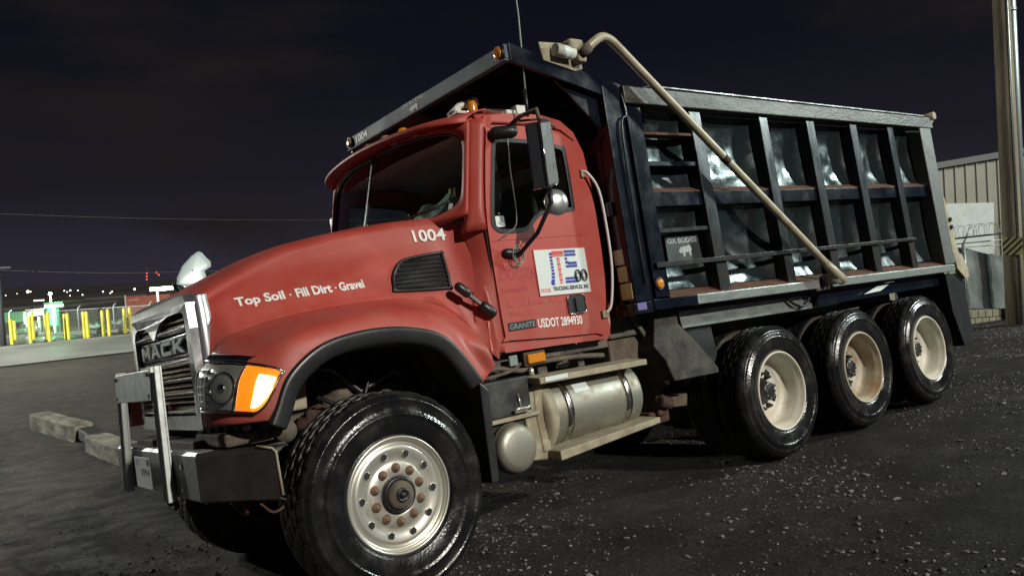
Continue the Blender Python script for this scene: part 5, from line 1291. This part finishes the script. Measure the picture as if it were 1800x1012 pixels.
obj('eave_trim', MB().hexa([wp(-2.1,H0-.21-.02,.04),wp(ue,H0+SL*ue-.02,.04),wp(ue,H0+SL*ue-.02,.12),wp(-2.1,H0-.21-.02,.12),wp(-2.1,H0-.21+.14,.04),wp(ue,H0+SL*ue+.14,.04),wp(ue,H0+SL*ue+.14,.12),wp(-2.1,H0-.21+.14,.12)]), m_trim, BLD)
obj('roof', MB().hexa([wp(-2.2,H0-.21,-8),wp(ue,H0+SL*ue,-8),wp(ue,H0+SL*ue,.1),wp(-2.2,H0-.21,.1),wp(-2.2,H0-.21+.1,-8),wp(ue,H0+SL*ue+.1,-8),wp(ue,H0+SL*ue+.1,.1),wp(-2.2,H0-.21+.1,.1)]), m_trim, BLD)
obj('side_wall', MB().box((0,0,0),(.05,.05,.05)) if False else MB().add([wp(-2.0,0,0),wp(-2.0,0,-8),wp(-2.0,H0-.21,-8),wp(-2.0,H0-.21,0)], [(0,1,2,3)]), m_wall, BLD, solid=.05)
def bu(px, py, d=.06):  # point on wall plane under a pixel, wall coordinates
    p = at(px, py, 22.0-d) - WO; return Vector(p)
sgn = obj('white_door_panel', MB().prism([bu(1664,358),bu(1664,449),bu(1748,446),bu(1747,356)][::-1], fw*.03), mat('white_panel', (.55,.60,.57), .5, 0, (.45,.49,.46), 3, .4, .7), BLD)

# ---- fence on the right
m_fgrey = mat('grey_screen_cloth', (.13,.15,.145), .45, .1, (.22,.25,.24), 2.2, .42, .66, bump=.5, bscale=3, rough2=.3)
FT = 16.9
FO = at(1697, 562, FT); FO.z = gh(FO.x, FO.y)
FEN = empty('security_fence', FO, 'chain fence with grey screen and coiled barbed wire before the building', 'fence')
def fp_(px, py, t=FT): return at(px, py, t) - FO
obj('fence_post', MB().tube([fp_(1706,566),fp_(1693,428)], .032, 10), m_galv, FEN)
obj('barb_arm', MB().tube([fp_(1693,428),fp_(1707,399)], .016, 8), m_galv, FEN)
obj('fence_post', MB().tube([fp_(1792,566),fp_(1777,416)], .032, 10), m_galv, FEN)
obj('top_rail', MB().tube([fp_(1660,421.5),fp_(1800,406)], .018, 8), m_ink, FEN)
obj('middle_rail', MB().tube([fp_(1668,430),fp_(1800,418)], .012, 8), m_galv, FEN)
obj('middle_rail', MB().tube([fp_(1668,437),fp_(1800,427)], .008, 8), m_galv, FEN)
rows = []
top_ = [(1676,437),(1697,436),(1712,440),(1730,445),(1750,449),(1770,452),(1792,455)]
for i, (px, py) in enumerate(smooth_line([(a,b,0) for a,b in top_], 4) and [(v.x, v.y) for v in smooth_line([(a,b,0) for a,b in top_], 4)]):
    r = []
    for j in range(13):
        q = j/12; y_ = lerp(py, 541.5, q); x_ = px + (y_-440)*.10
        r.append(fp_(x_, y_, FT + .05 + .022*noise.noise(Vector((i*.22, q*4, 2))) + .008*noise.noise(Vector((i*.7, q*9, 7)))))
    rows.append(r)
obj('screen_cloth', MB().grid(rows), m_fgrey, FEN)
# chain link wires over it
mb = MB()
for k in range(30):
    x_ = 1660 + k*6
    for a_, b_ in (((x_,566),(x_+70,425)),((x_+60,566),(x_-50,436))):
        p, q = fp_(*a_, FT-.03), fp_(*b_, FT-.03); mb.tube([p, q], .0022, 3, False)
obj('chain_link', mb, m_galv, FEN, kind='stuff', fixn=False)
# coiled barbed wire
mb = MB(); pts = []
A_, B_ = fp_(1662, 410), fp_(1800, 397)
for i in range(420):
    t_ = i/419; c = A_.lerp(B_, t_); a_ = t_*2*pi*15
    pts.append(c + Vector((0,0,1))*.13*sin(a_) + fw*.13*cos(a_) + rt*.03*sin(a_*.5))
mb.tube(pts, .0045, 4, False)
obj('razor_coil', mb, m_galv, FEN)
# low block wall at the fence foot
m_block = mat('tan_concrete_block', (.23,.215,.15), .85, 0, (.16,.15,.105), 9, .4, .7, bump=.3)
LW = empty('low_block_wall', FO + rt*.1, 'low tan concrete block wall running under the fence screen', 'wall')
def lw_(u, z, d): return rt*u + Vector((0,0,z)) - fw*d
mb = MB().hexa([lw_(-1.0,.03,.01),lw_(1.3,.03,.01),lw_(1.3,.03,.14),lw_(-1.0,.03,.14),lw_(-1.0,.27,.01),lw_(1.3,.27,.01),lw_(1.3,.27,.14),lw_(-1.0,.27,.14)]); obj('joint_bed', mb, m_dark, LW)
for row_ in range(2):
    for k in range(16):
        u0 = -1.0 + k*.145 + (.07 if row_ else 0); z0 = -.02 + row_*.155
        obj('block', MB().hexa([lw_(u0,z0,0),lw_(u0+.135,z0,0),lw_(u0+.135,z0,.16),lw_(u0,z0,.16),lw_(u0,z0+.14,0),lw_(u0+.135,z0+.14,0),lw_(u0+.135,z0+.14,.16),lw_(u0,z0+.14,.16)]), m_block, LW, bevel=.004)

# ---- far left: bollards, fence, canopies, container, lights
m_yel = mat('yellow_bollard_paint', (.62,.56,.06), .5, 0, (.45,.40,.05), 3, .4, .7)
def gl(px, py):
    p = gpt(px, py); return p
BOL = [((18,560),(21.5,605.7),'leftmost yellow bollard, nearest the dark utility pole'),
       ((25.7,563),(27,597),'dim yellow bollard just behind the leftmost one'),
       ((50.3,555),(54.4,603),'yellow bollard in front of the bright white canopy light'),
       ((56,549),(60,597),'yellow bollard standing behind the one before the white canopy light'),
       ((83.5,548),(87.8,600),'yellow bollard in front of the green lit canopy'),
       ((79.5,552),(83,597.5),'dull ochre bollard half hidden left of the green canopy bollard'),
       ((114,551),(116.3,596),'left one of the touching bollard pair right of the green canopy'),
       ((118,550),(121.5,596.7),'right one of the touching bollard pair right of the green canopy'),
       ((146,547),(149.3,594),'left bollard of the pair right of the curved fence post'),
       ((151.4,547),(155.3,595),'right bollard of the pair right of the curved fence post'),
       ((180,544.6),(182.6,591),'left bollard of the pair before the bare ground strip'),
       ((189,543),(192.8,591.8),'right bollard of the pair before the bare ground strip'),
       ((217,541),(220.8,586),'second bollard left of the truck grille'),
       ((227.8,539.7),(230.8,587),'bollard nearest the truck grille, below the red container')]
bp0 = None
for (tx, ty), (bx, by), lab in BOL:
    p = gl(bx, by); t = (p-CW).dot(Vector(CR[2])); h_ = (at(tx, ty, t)-p).z
    if bp0 is None:
        R_ = .100
        mb = MB().lathe([(R_,-.1),(R_,1.50),(R_*.96,1.54),(R_*.8,1.575),(R_*.5,1.595),(0,1.6)], 16, 'z')
        bp0 = bpy.data.meshes.new('bollard'); bp0.from_pydata(mb.v, [], mb.f); bp0.materials.append(m_yel); bp0.polygons.foreach_set('use_smooth', [True]*len(bp0.polygons))
    o = bpy.data.objects.new('bollard', bp0); C.objects.link(o); o.location = p; o.scale = (1,1,h_/1.6)
    tag(o, lab, 'bollard', 'yellow bollards along the far side of the road')

# chain link fence behind the bollards
m_fpost = mat('fence_galvanised', (.42,.44,.42), .5, .4)
FA, FB = at(-40, 604, 59), at(330, 575, 56)
FA.z = FB.z = LOW
LF = empty('road_fence', FA, 'long chain link fence with angled posts behind the bollard row', 'fence')
dF = (FB-FA); LN = dF.length; dF.normalize()
for k in range(7):
    p = dF*(LN*k/6); obj('fence_post', MB().tube([p, p+Vector((0,0,1.75)), p+Vector((.10,0,1.92)), p+Vector((.2,0,1.98))], .04, 8), m_fpost, LF)
obj('top_rail', MB().tube([Vector((0,0,1.72)), dF*LN+Vector((0,0,1.72))], .03, 8), m_fpost, LF)
obj('fence_kerb', MB().beam(Vector((0,0,.10)), dF*LN+Vector((0,0,.10)), .15, .2), m_road, LF)
mb = MB()
n_ = int(LN/.16)
for k in range(n_):
    a_ = dF*(LN*k/n_)
    for s_ in (-1, 1): mb.tube([a_+Vector((0,0,.15)), a_+dF*s_*1.5+Vector((0,0,1.7))], .006, 3, False)
obj('chain_link', mb, m_fpost, LF, kind='stuff', fixn=False)

# lit canopies of the gatehouse
e_white = emit('white_tube_light', (1.0,.97,.85), 9)
e_green = emit('green_tube_light', (.40,1.0,.55), 8)
e_star = emit('yard_lamp_glow', (1.0,.93,.70), 30)
m_gwall = mat('green_wall_paint', (.05,.20,.09), .7)
m_gdark = mat('dark_green_block', (.02,.07,.035), .7)
m_booth = mat('booth_grey', (.10,.10,.10), .6)
def world_box(t, x0, y0, x1, y1, depth, base=False):
    a = at(x0, (y0+y1)/2, t); b = at(x1, (y0+y1)/2, t); zt__ = at((x0+x1)/2, y0, t).z; zb__ = LOW if base else at((x0+x1)/2, y1, t).z
    u = rt*((b-a).dot(rt)); org = Vector((a.x, a.y, 0)); dd = fw*depth
    P = [org, org+u, org+u+dd, org+dd]
    return [Vector((p.x,p.y,zb__)) for p in P] + [Vector((p.x,p.y,zt__)) for p in P]
def rel(pts, o): return [p - o for p in pts]
GO = at(62, 600, 62); GO.z = LOW
g1 = empty('lit_canopy', GO, 'white lit gatehouse canopy beside the green one at far left', 'canopy')
obj('light_strip', MB().hexa(rel(world_box(62,48,548,73,554,.3), GO)), e_white, g1)
obj('canopy_roof', MB().hexa(rel(world_box(62.4,44,543,76,547,3), GO)), m_booth, g1)
obj('canopy_wall', MB().hexa(rel(world_box(64,8,548,44,566,.3), GO)), m_gwall, g1)
obj('canopy_column', MB().hexa(rel(world_box(62,41.5,548,44,585,.2,True), GO)), m_fpost, g1)
obj('canopy_column', MB().hexa(rel(world_box(62.5,67,556,69.5,590,.2,True), GO)), m_fpost, g1)
obj('booth', MB().hexa(rel(world_box(64,44,566,62,582,1.5,True), GO)), mat('booth_panel', (.25,.32,.12), .7), g1)
GO2 = at(92, 600, 60); GO2.z = LOW
g2 = empty('green_canopy', GO2, 'green lit canopy with glowing edge strip at far left', 'canopy')
obj('light_strip', MB().hexa(rel(world_box(60,78,535,107,539.5,.3), GO2)), e_green, g2)
obj('canopy_roof', MB().hexa(rel(world_box(60.4,76,531,110,534.5,3), GO2)), m_gdark, g2)
obj('canopy_wall', MB().hexa(rel(world_box(63,82,540,100,572,.3), GO2)), mat('bright_green_wall', (.04,.42,.16), .6), g2)
obj('canopy_column', MB().hexa(rel(world_box(60,93.5,540,96.5,594,.2,True), GO2)), m_fpost, g2)
obj('canopy_column', MB().hexa(rel(world_box(61,101,540,104,570,.2,True), GO2)), m_gdark, g2)
def lamp(px, py, t, r, mt, lab, cat='lamp', group=None, pole=False, name='yard_lamp'):
    c = at(px, py, t)
    o = empty(name, Vector((c.x,c.y,LOW if pole else c.z)), lab, cat, group)
    base = o.location.copy()
    obj('lamp_globe', MB().lathe([(0,-r),(r*.7,-r*.7),(r,0),(r*.7,r*.7),(0,r)], 12, 'z', c-base), mt, o)
    if pole: obj('lamp_pole', MB().tube([Vector((0,0,0)), c-base-Vector((0,0,r))], .07, 8), m_fpost, o)
    return c
lc = lamp(88, 516, 66, .13, e_star, 'bright white yard lamp on a pole above the green canopy', pole=True)
def point(loc, col, en, r=.25, nm='lamp_light'):
    d = bpy.data.lights.new(nm, 'POINT'); d.energy = en; d.color = col; d.shadow_soft_size = r
    o = bpy.data.objects.new(nm, d); C.objects.link(o); o.location = loc; return o
point(at(88,519,65.3), (1,.93,.75), 900)
point(at(60,557,61.0), (1,.97,.85), 900, .5, 'canopy_light')
point(at(90,543,59.3), (.25,1,.45), 1600, .5, 'green_canopy_light')
lamp(49,512.5,120,.20,emit('warm_far_glow',(1,.85,.55),6), 'pair of small warm lamps left of the bright yard lamp', 'lamp', None, name='far_lamp')
o = empty('far_roof_light', at(66,528,90), 'thin white light strip on a roof above the white canopy', 'lamp'); obj('light_strip', MB().hexa(rel(world_box(90,59,527,75,529,.3), o.location)), emit('strip_glow',(1,.95,.8),3.0), o)

# red container and what stands about it
CO = at(225, 575, 82); CO.z = LOW
con = empty('shipping_container', CO, 'rust red shipping container raised beyond the bollards left of the grille', 'container')
m_cont = mat('container_red', (.27,.075,.05), .6, 0, (.20,.06,.045), 3, .4, .7)
cb = world_box(82, 220, 519, 300, 560, 2.4); obj('container_box', MB().hexa(rel(cb, CO)), m_cont, con)
for k in range(13):
    a_ = 223 + k*6; obj('container_rib', MB().hexa(rel(world_box(81.93, a_, 521.5-(k*.3), a_+2.6, 558, .08), CO)), m_cont, con)
obj('container_frame', MB().hexa(rel(world_box(81.9,220,518.5,222,560,.1), CO)), mat('pale_frame', (.40,.35,.28), .6), con)
obj('container_marking', MB().hexa(rel(world_box(81.85,226,526,245,528.5,.05), CO)), mat('faded_marking', (.34,.18,.14), .6), con)
obj('container_base', MB().hexa(rel(world_box(82.5,222,560,300,580,2.0,True), CO)), m_booth, con)
o = empty('long_lit_lamp', at(282,507,75), 'long glaring white lamp above the red container behind the grille', 'lamp')
obj('lamp_tube', MB().hexa(rel(world_box(75,263,504,302,510.5,.3), o.location)), emit('long_lamp_glow',(1,.97,.88),5), o)
obj('lamp_bracket', MB().hexa(rel(world_box(75,276,511,279,548,.15), o.location)), m_fpost, o)
point(at(282,513,74), (1,.95,.85), 500, .5, 'long_lamp_light')
# dark sheds beyond the fence
m_shed = mat('dim_shed_wall', (.035,.034,.032), .8, 0, (.05,.048,.044), .3, .4, .6)
for (x0,y0,x1,y1,t,lab) in ((104,538,152,560,100,'low grey shed right of the green canopy'),(150,525,216,552,120,'long dark shed left of the red container'),(-10,545,46,575,90,'dim shed wall behind the leftmost bollards'),(232,556,262,575,78,'small dim store under the red container')):
    pts = world_box(t, x0, y0, x1, y1, 8, True); c = sum(pts[:4], Vector())/4
    S_ = empty('storage_shed', c, lab, 'shed'); obj('shed_wall', MB().hexa(rel(pts, c)), m_shed, S_)
    rf_ = [p-c for p in pts[4:]]; obj('shed_roof', MB().hexa([p+Vector((0,0,.003)) for p in rf_]+[p+Vector((0,0,.25)) for p in rf_]), m_booth, S_)
# parked equipment dark forms behind the fence
for (x0,y0,x1,y1,t,lab) in ((157,566,176,590,62,'dark parked trailer behind the fence left of the bare strip'),(196,562,214,578,66,'dark parked pickup behind the fence near the container'),(28,570,44,597,60,'dark equipment box behind the leftmost bollards')):
    pts = world_box(t, x0, y0, x1, y1, 2, True); c = sum(pts[:4], Vector())/4
    S_ = empty('parked_trailer' if 'trailer' in lab else ('parked_pickup' if 'pickup' in lab else 'equipment_box'), c, lab, 'trailer' if 'trailer' in lab else ('pickup' if 'pickup' in lab else 'box'))
    low_ = [p-c for p in pts[:4]]; up_ = [p-c for p in pts[4:]]
    hgt_ = up_[0].z - low_[0].z
    obj('body', MB().hexa([p+Vector((0,0,hgt_*.22)) for p in low_]+[p+Vector((0,0,hgt_*.62)) for p in low_]), m_booth, S_, bevel=.05)
    cc_ = sum(up_, Vector())/4; obj('upper_body', MB().hexa([cc_+(p-cc_)*.75-Vector((0,0,hgt_*.38)) for p in up_]+[cc_+(p-cc_)*.62 for p in up_]), m_shed, S_, bevel=.05)
    for q_ in (0,1): obj('wheel', MB().lathe([(0,-.1),(.3,-.1),(.3,.1),(0,.1)], 16, 'y', tuple(low_[q_]*.7+Vector((0,0,.3)))), m_black, S_)

# utility pole and wires far left
pl_ = at(6, 600, 50); pl_.z = LOW
FP = empty('far_utility_pole', pl_, 'dark slim utility pole at the far left edge', 'utility pole')
obj('pole', MB().tube([(0,0,0),(0,0,6.2)], [.16,.12], 12), mat('dark_pole_wood', (.05,.05,.06), .8), FP)
obj('crossarm', MB().beam((-.7,0,4.75),(.7,0,4.75), .1, .1), MATS['dark_pole_wood'], FP)
m_pwire = mat('overhead_wire', (.05,.05,.055), .8, spec=.1)
for (x0,y0,x1,y1,t,r,lab) in ((-60,373,760,385,55,.013,'upper thin overhead power line crossing the left sky'),(-60,471,420,474,52,.015,'lower overhead power line just above the container lamp')):
    a_, b_ = at(x0,y0,t), at(x1,y1,t); pts = [a_.lerp(b_, i/12)-Vector((0,0,.25))*(1-(2*i/12-1)**2) for i in range(13)]
    obj('power_line', MB().tube(pts, r, 6), m_pwire, label=lab, cat='power line')
# mast with red lamps
c0 = at(258, 520, 190); c0.z = LOW
MS = empty('radio_mast', c0, 'distant mast carrying small red lamps above the container', 'mast')
e_red = emit('red_lamp', (1,.08,.04), 2.2)
obj('mast_pole', MB().tube([(0,0,0), at(258,470,190)-c0], .12, 6), m_shed, MS)
for px, py in ((258,480),(258,485.5),(258,491),(275,479),(279,483)): obj('red_lamp', MB().lathe([(0,-.2),(.16,-.1),(.16,.1),(0,.2)], 8, 'z', at(px,py,190)-c0), e_red, MS)
obj('mast_arm', MB().tube([at(258,479,190)-c0, at(281,483,190)-c0], .06, 5), m_shed, MS)

# far hills with town lights
m_hill = mat('dark_hillside', (.012,.012,.013), .95, 0, (.02,.02,.02), .02, .4, .6)
rows = []
for k in range(5):
    r = []
    for i in range(90):
        px = -900 + i*42
        t = 420 + k*60
        prof = [ -6, 6, 11, 12, 4][k]
        yb_ = at(px, 500, t); hz = 1.2*noise.noise(Vector((px*.006, 1.3, 0))) + .5*noise.noise(Vector((px*.03, 4.3, 0)))
        bulk = 1.0 if px < 900 else max(.2, 1-(px-900)/600)
        z = LOW-1 if k == 0 else (prof*bulk*.55*(.8+.25*hz)) - .5
        r.append((yb_.x, yb_.y, z))
    rows.append(r)
obj('hills', MB().grid(rows), m_hill, kind='structure')
e_tw = emit('town_light', (1,.80,.55), 4.0); e_tw2 = emit('cool_town_light', (.85,.92,1), 4.5)
TL = [(10,519,.5,'faint warm'),(54,512.5,.55,'warm'),(113,511,.6,'cool'),(118,513,.55,'cool'),(123.5,510.3,.8,'cool bright'),(123,519.5,.55,'warm'),(137,510.5,.6,'cool'),(145,518,.6,'cool'),(165,519,.5,'faint warm'),(181,512.5,.7,'cool'),(190,517.5,.5,'warm'),(194,515,.7,'warm'),(197,512.5,.7,'warm'),(236.5,508,1.0,'bright cool'),(30,516,.4,'faint warm'),(210,516,.4,'faint warm')]
for ti, (px, py, r, kd) in enumerate(sorted(TL)):
    c = at(px, py, 400)
    o = obj('town_lamp', MB().lathe([(0,-r),(r*.7,-r*.7),(r,0),(r*.7,r*.7),(0,r)], 8, 'z'), e_tw2 if 'cool' in kd else e_tw, label='tiny %s town light on the hillside, %s from the left of the town lights' % (kd, ('first second third fourth fifth sixth seventh eighth ninth tenth eleventh twelfth thirteenth fourteenth fifteenth sixteenth').split()[ti]), cat='lamp', group='town lights on the far hillside')
    o.location = c; o.scale = (.5,.5,.5)

# ---- yard flood lamp outside the frame, right behind the photographer's shoulder: its glints run along the bed
def flood(base, head, target, col, en, lab, spot=95):
    base = Vector(base); base.z = gh(base.x, base.y); head = Vector(head)
    L_ = empty('yard_flood_lamp', base, lab, 'lamp', None)
    obj('lamp_pole', MB().tube([(0,0,0), (0,0,head.z-base.z+.3)], [.09,.06], 12), m_fpost, L_)
    d = (Vector(target)-head).normalized(); q_ = d.to_track_quat('-Z','Y').to_matrix()
    def hp(v_): return head - base + q_ @ Vector(v_)
    obj('lamp_head', MB().hexa([hp(v_) for v_ in ((-.43,-.33,.05),(.43,-.33,.05),(.43,.33,.05),(-.43,.33,.05),(-.3,-.22,.25),(.3,-.22,.25),(.3,.22,.25),(-.3,.22,.25))]), m_booth, L_)
    obj('lamp_arm', MB().beam(Vector((0,0,head.z-base.z+.1)), hp((0,0,.2)), .05, .05), m_booth, L_)
    sp_ = bpy.data.lights.new('flood_light', 'AREA'); sp_.shape = 'RECTANGLE'; sp_.size = .8; sp_.size_y = .6; sp_.energy = en; sp_.color = col
    o = bpy.data.objects.new('flood_light', sp_); C.objects.link(o); o.location = head + d*.02; o.rotation_euler = d.to_track_quat('-Z','Y').to_euler(); return L_
flood((18.5,-9.2,0), (18.0,-8.8,9.0), (5,-1,1.5), (.86,1.0,.96), 1900, 'tall yard flood lamp on a pole right of the photographer')

flood((-6.6,19.6,0), (-6.2,19.0,6.2), (-1,0,1), (1.0,.99,.92), 900, 'yard flood lamp on a pole beyond the left edge facing the truck nose')
flood((-14.0,42.0,0), (-13.5,42.0,7.5), (0,43,-1.2), (.95,1.0,.90), 14000, 'tall road lamp beyond the left edge lighting the concrete road')
